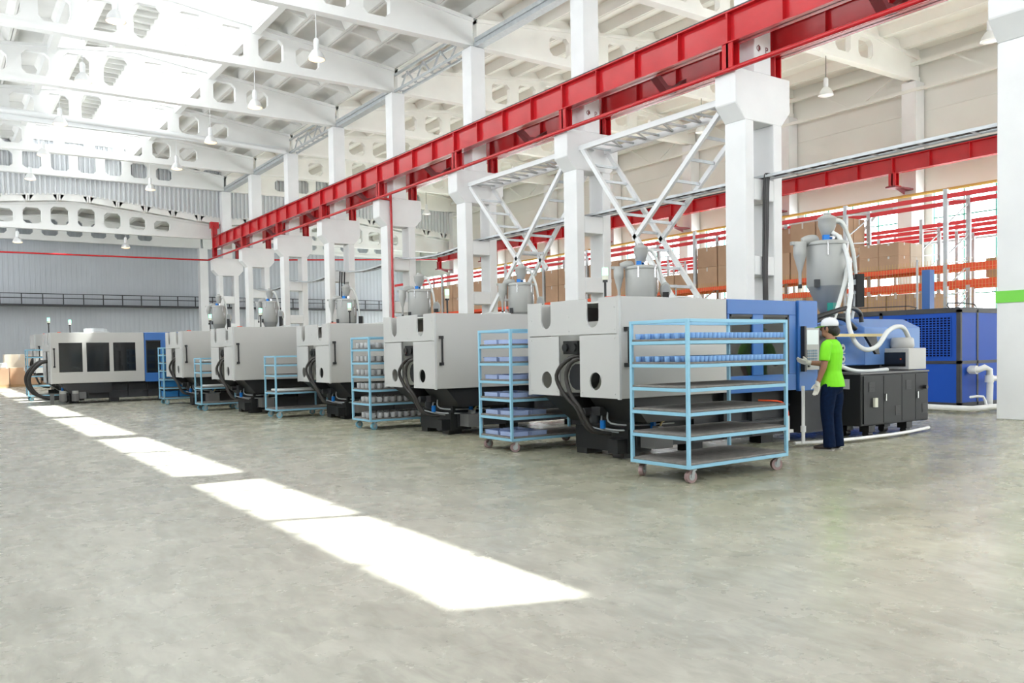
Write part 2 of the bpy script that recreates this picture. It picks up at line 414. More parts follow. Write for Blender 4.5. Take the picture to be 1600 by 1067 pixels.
# lantern ceiling, ribbed
mb = MB()
mb.box(GA-.06, LY0-.3, 15.5, GB+.06, LY1+.1, 15.62)
y = LY0+.5
while y < LY1: mb.box(GA, y, 15.3, GB, y+.12, 15.5); y += .75
mb.box(GA-.3, LY0-.2, 13.3, GB+.3, LY0, 15.5)
mb.box(GA-.3, LY1-.1, 13.8, GB+.3, LY1+.1, 15.5)
for x in (GA+1.75, (GA+GB)/2, GB-1.75): mb.box(x-.06, LY0, 15.1, x+.06, LY1, 15.5)
struct(mb.build('ceiling_lantern', 'ceil'))
# lantern curb, bright edge beams
mb = MB()
for x in (GA-.12, GB+.12): mb.box(x-.1, LY0, 13.0, x+.16, LY1, zb_)
struct(mb.build('trim_3', 'girder'))
# ------------------------------------------------------------------ roof girders
def girder(y, lo, hi, zbot, zend, rise, label, group, th=.22, nh=8, m='girder'):
    mb = MB(); L = hi-lo; c = (lo+hi)/2
    zt = lambda x: ridge(x, zend, rise, lo, hi)
    solid = (L-1.41*nh)/2
    xs = [lo+solid+(L-2*solid)*i/nh for i in range(nh+1)]
    y0, y1 = y-th/2, y+th/2
    for a, d in ((lo, xs[0]), (xs[-1], hi)):
        mb.prism([(a, zbot), (d, zbot), (d, zt(d)), (a, zt(a))], 'y', y0, y1)
    for i in range(nh):
        a, d = xs[i], xs[i+1]; m_ = (a+d)/2
        H_ = min(zt(a), zt(d))-zbot
        cell = [(a, zbot), (d, zbot), (d, zt(d)), (a, zt(a))]
        ry = (H_-.52)/2
        if a < c < d: cell = [(a, zbot), (d, zbot), (d, zt(d)), (a, zt(a))]
        mb.holed('y', y0, y1, cell, octo(m_, zbot+.30+ry, (d-a)*.33, ry, .16))
    # bottom and top flange
    mb.box(lo+.005, y-th*.75, zbot-.012, hi-.005, y+th*.75, zbot+.16)
    for a, d in ((lo, c), (c, hi)):
        mb.prism([(a, zt(a)-.12), (d, zt(d)-.12), (d, zt(d)), (a, zt(a))], 'y', y-th*.85, y+th*.85)
    o = mb.build('roof_girder', m); return tag(o, label, 'roof beam', group)
for n, y in enumerate(ROW):
    if y >= 19:
        girder(y, XL+.1, 15.66, 11.80, 12.72, .95, 'white perforated concrete roof girder over the machine hall, %s from the camera' % ORD[n-2], 'roof girders over the machine hall')
    if y >= 13 or True:
        girder(y, 15.82, 32.9, 11.80, 12.72, .95, 'cream perforated concrete roof girder over the storage hall, %s from the camera' % ORD[n], 'roof girders over the storage hall', m='girderr')
girder(13, XL+.1, 15.66, 11.80, 12.72, .95, 'white perforated roof girder above the top of the photo nearest the camera', 'roof girders over the machine hall')
girder(7, XL+.1, 15.66, 11.80, 12.72, .95, 'white perforated roof girder overhead, out of the frame', 'roof girders over the machine hall')
for k, y in enumerate((55.9, 61.0)):
    girder(y, XL+.1, 15.66, 8.82, 9.68, .85, 'perforated roof girder of the low end bay, %s' % ('directly under the ribbed sheet wall' if k == 0 else 'the farther one close to the back wall'), 'low end bay girders')
    girder(y, 15.82, 32.9, 8.82, 9.68, .85, 'perforated girder of the low end bay behind the storage racks, %s' % ('nearer' if k == 0 else 'by the back wall'), 'low end bay girders')
# ------------------------------------------------------------------ columns
def col_mesh(y):
    mb = MB(); y0, y1 = y-.3, y+.3; xa, xb, xc, xd = 15.12, 15.40, 16.08, 16.38
    mb.box(xa, y0, 0, xb, y1, 6.4); mb.box(xc, y0, 0, xd, y1, 6.4)
    for z0, z1 in ((-.0, .25), (2.0, 2.35), (2.95, 3.38), (4.64, 5.12)): mb.box(xb, y0, z0, xc, y1, z1)
    # corbelled head
    mb.prism([(15.12, 6.40), (16.38, 6.40), (16.68, 6.74), (16.68, 7.50), (14.80, 7.50), (14.80, 6.74)], 'y', y0, y1)
    mb.box(15.45, y-.29, 7.5, 16.02, y+.29, 11.72)
    return mb
for n, y in enumerate(ROW):
    o = col_mesh(y).build('concrete_column', 'conc', base=(15.75, y, 0))
    nice = 'white concrete column with a green painted band at the right edge of the photo' if n == 0 else 'white ladder-form concrete column with corbel head, %s in the row from the right' % ORD[n]
    tag(o, nice, 'column', 'crane columns'); bevel(o, .015, 1)
    if n == 0:
        g = MB(); g.box(15.105, y-.315, 2.00, 16.395, y+.315, 2.20); gb = g.build('painted_band', 'greenp', o); gb['label'] = 'bright green painted band'
        g = MB(); g.box(15.41, y-.30, .25, 16.07, y+.3, 2.0) if False else None
def mark(o, ch, x, y, z, s_=.20):
    cu = bpy.data.curves.new('painted_mark', 'FONT'); cu.body = ch; cu.size = s_; cu.extrude = .002; cu.align_x = 'CENTER'
    t = bpy.data.objects.new('painted_mark', cu); COL.objects.link(t); t.parent = o; L = o.location
    t.location = (x-L.x, y-L.y, z-L.z); t.rotation_euler = (PI/2, 0, 0); cu.materials.append(M['redk'])
COLS = [o for o in COL.objects if o.name.startswith('concrete_column')]
for o, y in ((COLS[1], 13), (COLS[2], 19)):
    mark(o, '\u0424', 15.60, y-.294, 7.97); mark(o, 'P', 15.87, y-.294, 7.97)
# right wall columns
for n, y in enumerate(ROW):
    mb = MB(); mb.box(32.05, y-.3, 0, 32.95, y+.3, 7.2); mb.box(32.35, y-.3, 7.2, 32.95, y+.3, 11.72)
    if y > 9: tag(mb.build('wall_column', 'conc'), 'cream concrete wall column between the far windows, %s from the right' % ORD[n-1], 'column', 'wall columns')
mb = MB(); mb.box(15.5, 60.6, 0, 16.05, 61.2, 8.8); tag(mb.build('end_bay_column', 'conc'), 'slim white column at the back wall left of the crane beam end', 'column')
mb = MB(); mb.box(15.5, 54.75, 7.52, 16.0, 55.2, 8.8)
# ------------------------------------------------------------------ crane beams
def crane_beam(x, ya, yb, zb, zt, m, label, fl=.30, rail=True, posts=True, stiff=True, face=-1, pz=7.5, ys=ROW):
    e = thing('crane_runway_beam', label, 'crane beam', (x, ya, zb))
    mb = MB(); mb.box(x-.02, ya, zb, x+.02, yb, zt); mb.box(x-fl/2, ya, zb, x+fl/2, yb, zb+.025); mb.box(x-fl/2, ya, zt-.03, x+fl/2, yb, zt)
    mb.build('web_and_flanges', m, e)
    if rail:
        r_ = MB(); r_.box(x-.07, ya, zt, x+.07, yb, zt+.02); r_.box(x-.03, ya, zt+.02, x+.03, yb, zt+.09); r_.build('rail', 'dark', e)
    if stiff:
        for y in ys:
            for k in range(4):
                yy = y+k*1.5
                if ya < yy < yb-.05:
                    s_ = MB(); wd = .018 if k else .05
                    s_.box(x-.135, yy-wd/2, zb+.026, x-.021, yy+wd/2, zt-.031); s_.box(x+.021, yy-wd/2, zb+.026, x+.135, yy+wd/2, zt-.031)
                    s_.build('stiffener', m, e)
    if posts:
        for y in ys:
            if ya-.5 < y < yb+.5:
                p_ = MB(); p_.box(x-.12, y-.03, pz, x+.12, y+.03, zb); p_.box(x-.12, y-.15, pz, x-.09, y+.15, zb); p_.box(x+.09, y-.15, pz, x+.12, y+.15, zb); p_.box(x-.2, y-.2, pz, x+.2, y+.2, pz+.02)
                p_.build('post', m, e)
    return e
cb = crane_beam(15.0, .5, 55.2, 8.10, 8.80, 'red', 'long red riveted crane runway beam facing the machine hall')
q = MB(); q.box(14.9, 55.0, 8.8, 15.2, 55.3, 9.75); q.box(14.8, 54.96, 9.4, 15.3, 55.34, 9.8); q.cyl((15.05, 54.9, 9.55), (15.05, 55.0, 9.55), .1); q.build('end_stop', 'red', cb)
cb2 = crane_beam(16.45, .5, 55.2, 8.02, 8.72, 'red', 'second red crane beam behind the first, on the storage side of the columns')
q = MB(); q.box(16.35, 55.0, 8.72, 16.6, 55.3, 9.5); q.build('end_stop', 'red', cb2)
cb3 = crane_beam(31.3, .5, 55.2, 8.0, 8.62, 'red', 'dark red crane beam on the far window wall', ys=ROW)
for y in ROW[1:]:
    q = MB(); q.box(31.05, y-.2, 7.44, 32.34, y+.2, 7.5); q.prism([(31.4, 7.44), (32.04, 7.44), (32.04, 7.27)], 'y', y-.02, y+.02); q.build('bracket', 'redk', cb3)
# dark brackets bridging the pair of beams between columns
for n, y in enumerate(ROW[:-1]):
    mb = MB(); yy = y+2.7
    mb.prism([(15.16, 8.20), (15.60, 7.84), (15.9, 7.84), (16.28, 8.10), (16.28, 8.26), (15.88, 7.99), (15.62, 7.99), (15.16, 8.36)], 'y', yy-.12, yy+.12)
    tag(mb.build('tie_bracket', 'redk'), 'dark red bent bracket bridging the two crane beams, in the %s bay from the right' % ORD[n], 'bracket', 'brackets between crane beams')
# red pipe along the corbels, across the end and down one column
mb = MB(); mb.tube([(14.72, .5, 7.44), (14.72, 55.6, 7.44)], .055, 10, 1)
mb.tube([(14.72, 55.6, 7.44), (XL+.05, 55.6, 7.35)], .05, 8, 1)
mb.tube([(14.72, 55.6, 7.44), (32.0, 55.6, 8.3)], .05, 8, 1)
tag(mb.build('red_pipe', 'red'), 'thin red pipe running below the crane beam and across the far end', 'pipe')
mb = MB(); mb.tube([(14.78, 30.62, 7.44), (15.2, 30.62, 7.42), (15.27, 30.62, 7.3), (15.27, 30.62, 2.2)], .05, 8, 4)
tag(mb.build('red_drop_pipe', 'red'), 'red pipe bending down the front of the fifth column', 'pipe')
# ------------------------------------------------------------------ longitudinal ties between column heads
for n in range(8):
    y = ROW[n]
    if n in (0, 2, 4, 6, 7):
        mb = MB(); mb.box(15.66, y+.1, 11.73, 15.98, y+5.9, 11.90); mb.box(15.60, y+.3, 11.87, 15.72, y+5.7, 12.0); mb.box(15.60, y+.3, 11.60, 15.98, y+5.7, 11.66) if False else None
        tag(mb.build('eaves_tie', 'galv'), 'grey steel tie beam between column heads, %s bay from the right' % ORD[n], 'tie beam', 'eaves ties')
    else:
        e = thing('eaves_truss', 'shallow lattice truss between column heads, %s bay from the right' % ORD[n], 'truss', (15.75, y+3, 11.65))
        c = MB(); d = MB()
        for x in (15.6, 15.95): c.box(x-.04, y+.3, 12.35, x+.04, y+5.7, 12.43); c.box(x-.04, y+.3, 11.72, x+.04, y+5.7, 11.80)
        for k in range(4):
            a = y+.4+k*1.3; d.beam((15.77, a, 11.76), (15.77, a+.65, 12.38), .05, .05); d.beam((15.77, a+.65, 12.38), (15.77, a+1.3, 11.76), .05, .05)
        for k in range(9): d.beam((15.6, y+.5+k*.62, 11.76), (15.95, y+.5+k*.62, 11.76), .04, .03)
        c.build('chord', 'galv', e); d.build('lacing', 'galv', e)
# right nave eaves truss along the wall
mb = MB(); mb.box(32.3, 1, 12.3, 32.42, 55, 12.45); mb.box(32.3, 1, 11.3, 32.42, 55, 11.42)
for n in range(8):
    y = ROW[n]; mb.beam((32.36, y+.3, 12.3), (32.36, y+2, 11.4), .06, .06); mb.beam((32.36, y+2.8, 11.4), (32.36, y+4.2, 12.3), .06, .06)
tag(mb.build('wall_truss', 'cream'), 'cream lattice truss along the top of the far wall', 'truss')
# big conduit across the left nave
mb = MB(); mb.tube([(XL, 42.6, 12.1), (5, 42.6, 12.03), (10, 42.6, 11.92), (15.3, 42.6, 11.72)], .13, 12, 4); mb.box(XL, 42.66, 11.72, 15.5, 42.78, 11.98)
tag(mb.build('roof_duct', 'wsteel'), 'long white pipe duct crossing the hall under the fifth roof girder', 'duct')
# ------------------------------------------------------------------ column bracings (ladder-like cross braces)
def brace(ya, yb, flip, label):
    e = thing('portal_bracing', label, 'bracing', (15.75, (ya+yb)/2, 2.0))
    X1, X2 = 15.28, 16.22
    def ln(a, c):  # a,c=(y,z)
        (y0, z0), (y1, z1) = a, c
        for x in (X1, X2): mb = MB(); mb.beam((x, y0, z0), (x, y1, z1), .09, .12); mb.build('diagonal', 'wsteel', e)
        L = math.hypot(y1-y0, z1-z0); k = max(2, int(L/.62)); 
        for i in range(1, k):
            rg = MB(); t = i/k; p = (y0+(y1-y0)*t, z0+(z1-z0)*t); rg.beam((X1, p[0], p[1]), (X2, p[0], p[1]), .05, .07); rg.build('rung', 'galv', e)
    for x in (X1, X2): top = MB(); top.box(x-.05, ya, 6.93, x+.05, yb, 7.07); top.build('top_chord', 'wsteel', e)
    lac = MB(); n = 11
    for i in range(n):
        y = ya+(yb-ya)*(i+.5)/n; lac = MB(); lac.beam((X1, y, 7.0), (X2, y, 7.0), .05, .05)
        if i % 2 == 0: lac.beam((X1, y, 7.0), (X2, y+.5, 7.0), .04, .04)
        lac.build('top_rung', 'galv', e)
    if not flip:
        ln((yb-.1, 6.95), (ya+.1, .35)); ln((ya+.3, 6.75), (yb-2.15, 4.18))
    else:
        ln((ya+.1, 6.75), (yb-.2, 1.6)); ln((yb-.1, 6.9), (ya+2.3, 3.9))
    return e
brace(13.3, 18.7, False, 'white ladder-like cross bracing between second and third columns, right of the two')
brace(19.3, 24.7, True, 'white ladder-like cross bracing between third and fourth columns, left of the two')
# ------------------------------------------------------------------ cable tray
e = thing('cable_tray', 'grey cable ladder tray running through the columns with black cables', 'cable tray', (15.9, 7, 5.1))
r_ = MB(); r2_ = MB(); cb = MB()
for n in range(-1, 7):
    y0 = 7+6*n; pts = []
    for k in range(13):
        t = k/12; sag = 0 if n < 3 else -.22*math.sin(PI*t)
        pts.append((y0+6*t, 5.135+sag))
    for (ya, za), (yb, zb) in zip(pts[:-1], pts[1:]):
        r_.beam((15.62, ya, za+.03), (15.62, yb, zb+.03), .02, .06); r2_.beam((15.98, ya, za+.03), (15.98, yb, zb+.03), .02, .06)
        rg = MB(); rg.beam((15.62, ya, za+.01), (15.98, ya, za+.01), .05, .02); rg.build('rung', 'galv', e)
        for i, x in enumerate((15.72, 15.80, 15.86)): cb.beam((x, ya, za+.04), (x, yb, zb+.04), .03, .03)
r_.build('side_rail', 'galv', e); r2_.build('side_rail', 'galv', e); cb.build('cables', 'black', e)
mb = MB()
for i, x in enumerate((15.62, 15.67, 15.72, 15.77)):
    mb.tube([(x, 12.5, 5.2), (x, 12.6, 5.1), (x+.01, 12.64, 4.0), (x-.01*i, 12.64, 2.8), (x, 12.62, .5)], .028 if i else .02, 6, 4)
tag(mb.build('power_cables', 'black'), 'bundle of black cables dropping down the second column', 'cable')
mb = MB()
for i, x in enumerate((15.55, 15.65, 15.78)): mb.tube([(x, 36.5, 5.1), (x, 36.6, 4), (x, 36.62, .4)], .03, 6, 3)
tag(mb.build('power_cables', 'dark'), 'bundle of cables dropping down the sixth column', 'cable')
# ------------------------------------------------------------------ back wall walkway rail
e = thing('wall_walkway', 'dark steel walkway with handrail high on the far wall', 'walkway', (8, 62, 4.7))
r_ = MB(); p_ = MB()
for z in (5.50, 5.22): r_.box(XL, 61.75, z-.025, 33, 61.8, z+.025)
r_.box(XL, 61.5, 4.72, 33, 62.5, 4.82); x = XL+.4
while x < 33: p_.box(x-.03, 61.74, 4.8, x+.03, 61.81, 5.5); x += 1.18
r_.build('rails', 'dark', e); p_.build('posts', 'dark', e)
# gas pipe and duct on the right wall
mb = MB(); mb.tube([(31.85, 2, 7.15), (31.85, 52, 7.15)], .06, 8, 1); tag(mb.build('gas_pipe', 'yellow'), 'thin yellow pipe along the far window wall below the crane beam', 'pipe')
mb = MB(); mb.box(32.2, 19.6, 6.7, 32.6, 26, 6.95); mb.beam((32.4, 22.5, 4.6), (32.4, 20.4, 6.7), .12, .12)
tag(mb.build('wall_canopy', 'galv'), 'grey flat duct with a diagonal strut in front of the far windows', 'duct')
# ------------------------------------------------------------------ high-bay lamps
def lamp_proto(lit, label):
    e = thing('high_bay_lamp', label, 'lamp', (0, 0, 0), 'high-bay lamps')
    g = MB(); g.cyl((0, 0, .62), (0, 0, 1.44), .012, n=6); g.build('suspension_cable', 'dark' if not lit else 'wsteel', e, local=True)
    h = MB(); h.lathe((0, 0, 0), [(.07, .30), (.085, .36), (.085, .58), (.05, .64), (.0, .645)], 16); h.build('ballast_housing', 'wsteel', e, local=True)
    s_ = MB(); s_.lathe((0, 0, 0), [(.27, 0), (.262, .02), (.22, .13), (.15, .24), (.07, .31)], 24)
    s_.v += []; so_ = s_.build('reflector_shade', 'lampal', e, local=True)
    bb = MB(); bb.lathe((0, 0, -.012), [(.0, -.035), (.12, -.03), (.2, -.012), (.245, .01)], 20); bb.build('lamp_glass', 'bulb' if lit else 'bulboff', e, local=True)
    return e
LA = [(10.05, y, 10.37) for y in (25, 31, 37, 43, 49)]
LB = [(4.38, y, 10.37) for y in (25, 31, 37, 43, 49)]
p0 = lamp_proto(True, '')
first = True
for nm, L_ in (('right-hand', LA), ('left-hand', LB)):
    for i, l in enumerate(L_):
        o = p0 if first else copy_tree(p0)
        first = False; o.location = l
        o['label'] = 'glowing bell-shaped high-bay lamp, %s of the %s row hanging in the hall' % (('nearest', 'second nearest', 'third nearest', 'second farthest', 'farthest')[i], nm)
for i, l in enumerate([(9.95, 55.9, 8.0), (4.25, 55.9, 8.0)]):
    o = copy_tree(p0, 'high-bay lamp hanging in the low end bay, %s of the pair' % ('right' if i == 0 else 'left'), l)
    for ch in o.children:
        if ch.name.startswith('susp'): ch.scale = (1, 1, .59)
p1 = lamp_proto(False, 'unlit high-bay lamp hanging right of the second column'); p1.location = (27.0, 19, 10.37)
copy_tree(p1, 'unlit high-bay lamp tucked under the corbel at the top right', (26.5, 13, 10.37)); copy_tree(p1, 'unlit high-bay lamp between the fourth and fifth columns', (27.0, 49, 10.37))
copy_tree(p1, 'unlit high-bay lamp seen through the right ladder bracing', (27.0, 25, 10.37))
# ------------------------------------------------------------------ injection moulding machines
def machine(name, label, loc, L_white=1.76, W=1.75, Z0=.76, Z1=1.91, blue=True, windows=False, L_blue=1.75, detail=True, bed_len=5.0, light=(1.1, 1.5), cab=False, bed_mat='dark'):
    e = thing(name, label, 'machine', (0, 0, 0), 'injection moulding machines')
    H = Z1-Z0; zs = Z0+H*.635; t = .02
    # end guard with openings
    mb = MB(); y = [.04, .70, 1.10, W-.04]
    zn = Z0+H*.80
    def panel_hole(ya, yb, cy, mb=mb):
        mb.holed('x', 0, t, [(ya, Z0), (yb, Z0), (yb, zs-.006), (ya, zs-.006)], ring(cy, Z0+H*.165, .105, .105, 20))
    panel_hole(y[0], y[1], .42); panel_hole(y[2], y[3], 1.36)
    def notch(cy, r):  # U-shaped notch polygon as strip pieces
        return [(cy+r*math.cos(PI+PI*i/10), zn+r*math.sin(PI+PI*i/10)) for i in range(11)]
    n1 = notch(.46, .11); n2 = notch(1.36, .10)
    mb.prism([(y[0], zs+.006), (.46, zs+.006)] + [(.46, n1[5][1])] + n1[:5][::-1] + [(n1[0][0], Z1), (y[0], Z1)], 'x', 0, t)
    mb.prism([(.46, zs+.006), (.9, zs+.006), (.9, Z1), (n1[10][0], Z1)] + n1[6:][::-1] + [(.46, n1[5][1])], 'x', 0, t)
    mb.prism([(.9, zs+.006), (1.36, zs+.006), (1.36, n2[5][1])] + n2[:5][::-1] + [(n2[0][0], Z1), (.9, Z1)], 'x', 0, t)
    mb.prism([(1.36, zs+.006), (y[3], zs+.006), (y[3], Z1), (n2[10][0], Z1)] + n2[6:][::-1] + [(1.36, n2[5][1])], 'x', 0, t)
    for yy, zz in ((.08, Z0+.05), (.66, Z0+.05), (.08, zs-.05), (.08, zs+.05), (.08, Z1-.12), (.9, zs+.05), (.9, Z1-.2), (1.14, Z0+.05), (W-.08, Z0+.05), (W-.08, zs-.05), (W-.08, zs+.2)):
        mb.cyl((-.006, yy, zz), (0, yy, zz), .009, n=6)
    mb.build('end_guard', 'hoodend', e, local=True)
    for ya in (.002, W-.038): s_ = MB(); s_.box(.0, ya, Z0-.01, .03, ya+.036, Z1+.005); s_.build('corner_strip', 'hoodend', e, local=True)
    # side guards
    mb = MB()
    if windows:
        n = 3; x0 = .22; pw = (L_white-.35)/n
        mb.box(.03, 0, Z0, L_white, .025, Z0+H*.22); mb.box(.03, 0, Z1-H*.2, L_white, .025, Z1)
        xs = [.03]
        for i in range(n): xs += [x0+i*pw, x0+i*pw+pw-.11]
        xs.append(L_white)
        for i in range(0, len(xs), 2): mb.box(xs[i], 0, Z0+H*.22, xs[i+1], .025, Z1-H*.2)
        for i in range(n):
            g = MB(); g.box(xs[2*i+1], .006, Z0+H*.22, xs[2*i+2], .02, Z1-H*.2); o = g.build('smoked_pane', 'smoke', e, local=True)
    else: mb.box(.03, 0, Z0, L_white, .025, Z1)
    bevel(mb.build('near_guard', 'hood', e, local=True), .004, 1)
    mb = MB(); mb.box(.03, W-.025, Z0, L_white, W, Z1); mb.build('far_guard', 'hood', e, local=True)
    mb = MB(); mb.box(.35, .03, Z1-.03, L_white, W-.03, Z1-.01); mb.box(.35, .03, Z0+.02, .37, W-.03, Z1-.25); mb.build('inner_panel', 'cream', e, local=True)
    # handle
    for yy, s2 in ((0, -1), (W, 1)):
        h = MB(); hx = .10
        for z in (Z0+H*.33, Z0+H*.68): h.box(hx-.03, yy, z-.022, hx+.022, yy+s2*.06, z+.022)
        h.cyl((hx, yy+s2*.05, Z0+H*.33), (hx, yy+s2*.05, Z0+H*.68), .016, n=10); h.build('handle', 'black', e, local=True)
    # inside: cylinder, motor, hoses
    for q0, q1, qr in (((.12, .9, Z0+H*.2), (.34, .9, Z0+H*.2), .16), ((.2, .46, zn+.02), (1.2, .46, zn+.02), .10), ((.25, .42, Z0+H*.165), (.34, .42, Z0+H*.165), .10)):
        c = MB(); c.cyl(q0, q1, qr); c.build('clamp_cylinder', 'dark', e, local=True)
    c = MB(); c.box(.05, .80, Z0+H*.44, .33, 1.08, Z0+H*.58); c.cyl((.02, .86, Z0+H*.51), (.05, .86, Z0+H*.51), .05); c.cyl((.02, 1.02, Z0+H*.51), (.05, 1.02, Z0+H*.51), .05); c.build('valve_block', 'cab', e, local=True)
    for k, (r0, yy) in enumerate(((.30, .99), (.22, .92))):
        hs = MB(); pts = [(.2, yy-.25, Z0+H*.42-.03*k)]
        pts += [(.02, yy-.08, Z0+H*.40-.03*k), (-.02-.04*(1-k), yy+.09-.07*k, Z0+H*.22), (0, yy+.02-.06*k, Z0+.02), (.06, yy-.14, Z0-.14), (.12, yy-.18, Z0-.3), (.2, yy-.24, Z0-.42), (.4, yy-.3, Z0-.46)]
        hs.tube(pts, .026, 8, 5); hs.build('hydraulic_hose', 'hose', e, local=True)
    # bright red lifting block above notch, small cable duct
    c = MB(); c.box(.25, .40, zn+.1, .33, .52, Z1+.03); o = c.build('lifting_block', 'orange', e, local=True); o['label'] = 'small orange block'
    # chute and bed
    c = MB(); c.prism([(.02, Z0-.01), (.9, Z0-.01), (.9, Z0-.34), (.45, Z0-.34)], 'y', 1.02, 1.45); c.prism([(.25, Z0-.01), (1.6, Z0-.01), (1.6, Z0-.3), (.5, Z0-.3)], 'y', .1, .85); c.build('drip_chute', 'black', e, local=True)
    c = MB(); c.box(.55, .45, .34, bed_len, 1.40, Z0-.01); c.box(.62, .40, .12, bed_len, 1.42, .34)
    for k in range(int((bed_len-.9)/.55)): c.box(1.0+k*.55, .36, .14, 1.06+k*.55, .45, Z0-.02)
    c.box(.9, .33, .30, bed_len, .37, .33); c.box(.9, .33, .50, bed_len, .37, .53)
    c.build('machine_bed', bed_mat, e, local=True)
    c = MB(); c.box(.50, .42, .07, .62, 1.42, .36); c.box(.35, .45, .07, .9, .62, .24); c.build('foot_frame', 'cab', e, local=True)
    for fx, fy, fh in ((.5, .5, .07), (.5, 1.2, .07), (1.6, .5, .12), (3.0, .5, .12)): c = MB(); c.box(fx, fy, 0, fx+.25, fy+.2, fh); c.build('levelling_foot', 'black', e, local=True)
    c = MB(); random.seed(3)
    for k in range(16):
        vx, vy, vz = random.uniform(.42, .85), random.uniform(.55, 1.3), random.uniform(.36, .70); q = random.uniform(.02, .05); c.box(vx, vy, vz, vx+q*1.6, vy+q*1.3, vz+q)
        if k % 2: c.tube([(vx, vy, vz), (vx-.06, vy-.08, vz-.05), (vx+.05, vy-.2, vz-.1), (vx+.2, .42, vz-.08)], .009, 6, 4)
    c.build('valve_cluster', 'galv', e, local=True)
    c = MB(); c.box(.62, .08, .14, .9, .34, .34); c.box(.7, .12, .34, .78, .22, .40); o = c.build('pump_box', 'cabtop', e, local=True)
    # pipework and fittings below the guard
    c = MB(); c.tube([(.5, .75, .62), (.42, .7, .55), (.44, .66, .42), (.7, .4, .40), (1.2, .36, .40)], .012, 6, 4)
    c.tube([(.45, .8, .58), (.36, .74, .5), (.38, .7, .36), (.6, .4, .34), (1.0, .34, .34)], .012, 6, 4); c.tube([(.3, .95, .38), (.5, .6, .31), (.95, .3, .31)], .01, 6, 4)
    c.build('oil_pipes', 'galv', e, local=True)
    c = MB(); c.tube([(1.15, .28, .66), (1.2, .25, .6), (1.1, .22, .5), (.85, .2, .45), (.78, .18, .36)], .014, 6, 5); c.cyl((1.1, .28, .66), (1.2, .28, .66), .03); c.build('brass_pipe', 'brass', e, local=True)
    c = MB(); c.cyl((.36, .72, .36), (.36, .72, .46), .035); c.box(.8, .3, .33, .84, .36, .52); o = c.build('blue_filter', 'valve', e, local=True)
    c = MB(); c.lathe((.36, .86, .42), [(.06, 0), (.075, .03), (.07, .12), (.04, .14)], 12); c.cyl((.2, .9, .56), (.45, .9, .56), .05); c.box(.3, .7, .52, .44, .86, .62); c.build('pump', 'dark', e, local=True)
    # stack light
    lx, ly = light
    c = MB(); c.cyl((lx, ly, Z1-.01), (lx, ly, Z1+.30), .016, n=8); c.cyl((lx, ly, Z1+.3), (lx, ly, Z1+.33), .035, n=12); sl = c.build('beacon_pole', 'black', e, local=True)
    c = MB(); c.cyl((lx, ly, Z1+.33), (lx, ly, Z1+.39), .04); c.build('beacon_base', 'lamppale', sl, local=True)
    c = MB(); c.cyl((lx, ly, Z1+.39), (lx, ly, Z1+.49), .038); o = c.build('beacon_lamp', 'lampg', sl, local=True); o['label'] = 'glowing green beacon'
    # roof clutter
    c = MB(); c.box(1.0, .15, Z1, 1.5, .35, Z1+.012); c.tube([(1.1, .3, Z1+.01), (1.3, .35, Z1+.04), (1.6, .3, Z1+.02)], .012, 6, 3); c.build('top_cable', 'hoodend', e, local=True)
    if blue:
        xb = L_white+.015; xe = xb+L_blue
        f = MB(); xd = xe-.42
        wx0, wx1, wz0, wz1 = xb+.04, xb+1.18, Z0+H*.17, Z0+H*.84
        f.box(xb, 0, Z0-.02, xd, .03, wz0); f.box(xb, 0, wz1, xd, .03, Z1); f.box(xb, 0, wz0, wx0, .03, wz1); f.box(wx1, 0, wz0, xd, .03, wz1); f.box(wx0+.42, -.012, wz0, wx0+.62, .02, wz1)
        bevel(f.build('sliding_door', 'mblue', e, local=True), .006, 1)
        f = MB(); f.box(wx0, -.004, wz1-.03, wx1, .01, wz1); f.box(wx0, -.004, wz0, wx0+.03, .01, wz1); f.box(wx1-.03, -.004, wz0, wx1, .01, wz1); f.build('window_seal', 'black', e, local=True)
        for a, c2 in ((wx0, wx0+.42), (wx0+.62, wx1)):
            g = MB(); g.box(a, .012, wz0, c2, .02, wz1); g.build('door_window', 'smoke', e, local=True)
        f = MB(); f.box(xd+.02, -.03, Z0-.04, xe, .03, Z1+.01); f.prism([(0, Z1-.01), (W, Z1-.01), (W-.1, Z1+.01), (.1, Z1+.01)], 'x', xb, xe); f.box(xe-.03, 0, Z0, xe, W, Z1); f.box(xb, W-.03, Z0, xe, W, Z1)
        bevel(f.build('fixed_cover', 'mblue', e, local=True), .01, 1)
    return e
def control_panel(e, x0, x1, Z0, Z1, y=-.03):
    c = MB(); c.box(x0, y-.05, Z0, x1, y, Z1); p = c.build('control_panel', 'tank', e, local=True); p['label'] = 'grey operator panel with screen and keypad'
    c = MB(); c.box(x0+.02, y-.055, Z0+(Z1-Z0)*.60, x1-.02, y-.05, Z1-.03); c.build('screen', 'screen', p, local=True)
    w_ = (x1-x0-.06)/5
    c = MB()
    for i in range(5):
        for k in range(5): c.box(x0+.03+i*w_, y-.056, Z0+.1+k*.035, x0+.03+i*w_+w_*.7, y-.05, Z0+.125+k*.035)
    c.build('keypad', 'keys', p, local=True)
    c = MB(); c.box(x0-.04, y-.06, Z0-.02, x0, y, Z1+.02); c.cyl((x0+.05, y-.07, Z0+.05), (x0+.05, y-.05, Z0+.05), .015, n=8); c.build('panel_hinge', 'black', p, local=True)
m1 = machine('injection_moulding_machine', 'white and blue injection moulding machine nearest the camera, with the worker at its panel', (0, 0, 0), bed_len=3.4)
control_panel(m1, 3.20, 3.48, 1.0, 1.56)
m1.location = (6.32, 7.10, 0)
mw = machine('injection_moulding_machine', 'white injection moulding machine, second in the row from the front', (0, 0, 0), L_white=4.2, blue=False, bed_len=4.6)
mw.location = (6.27, 11.2, 0)
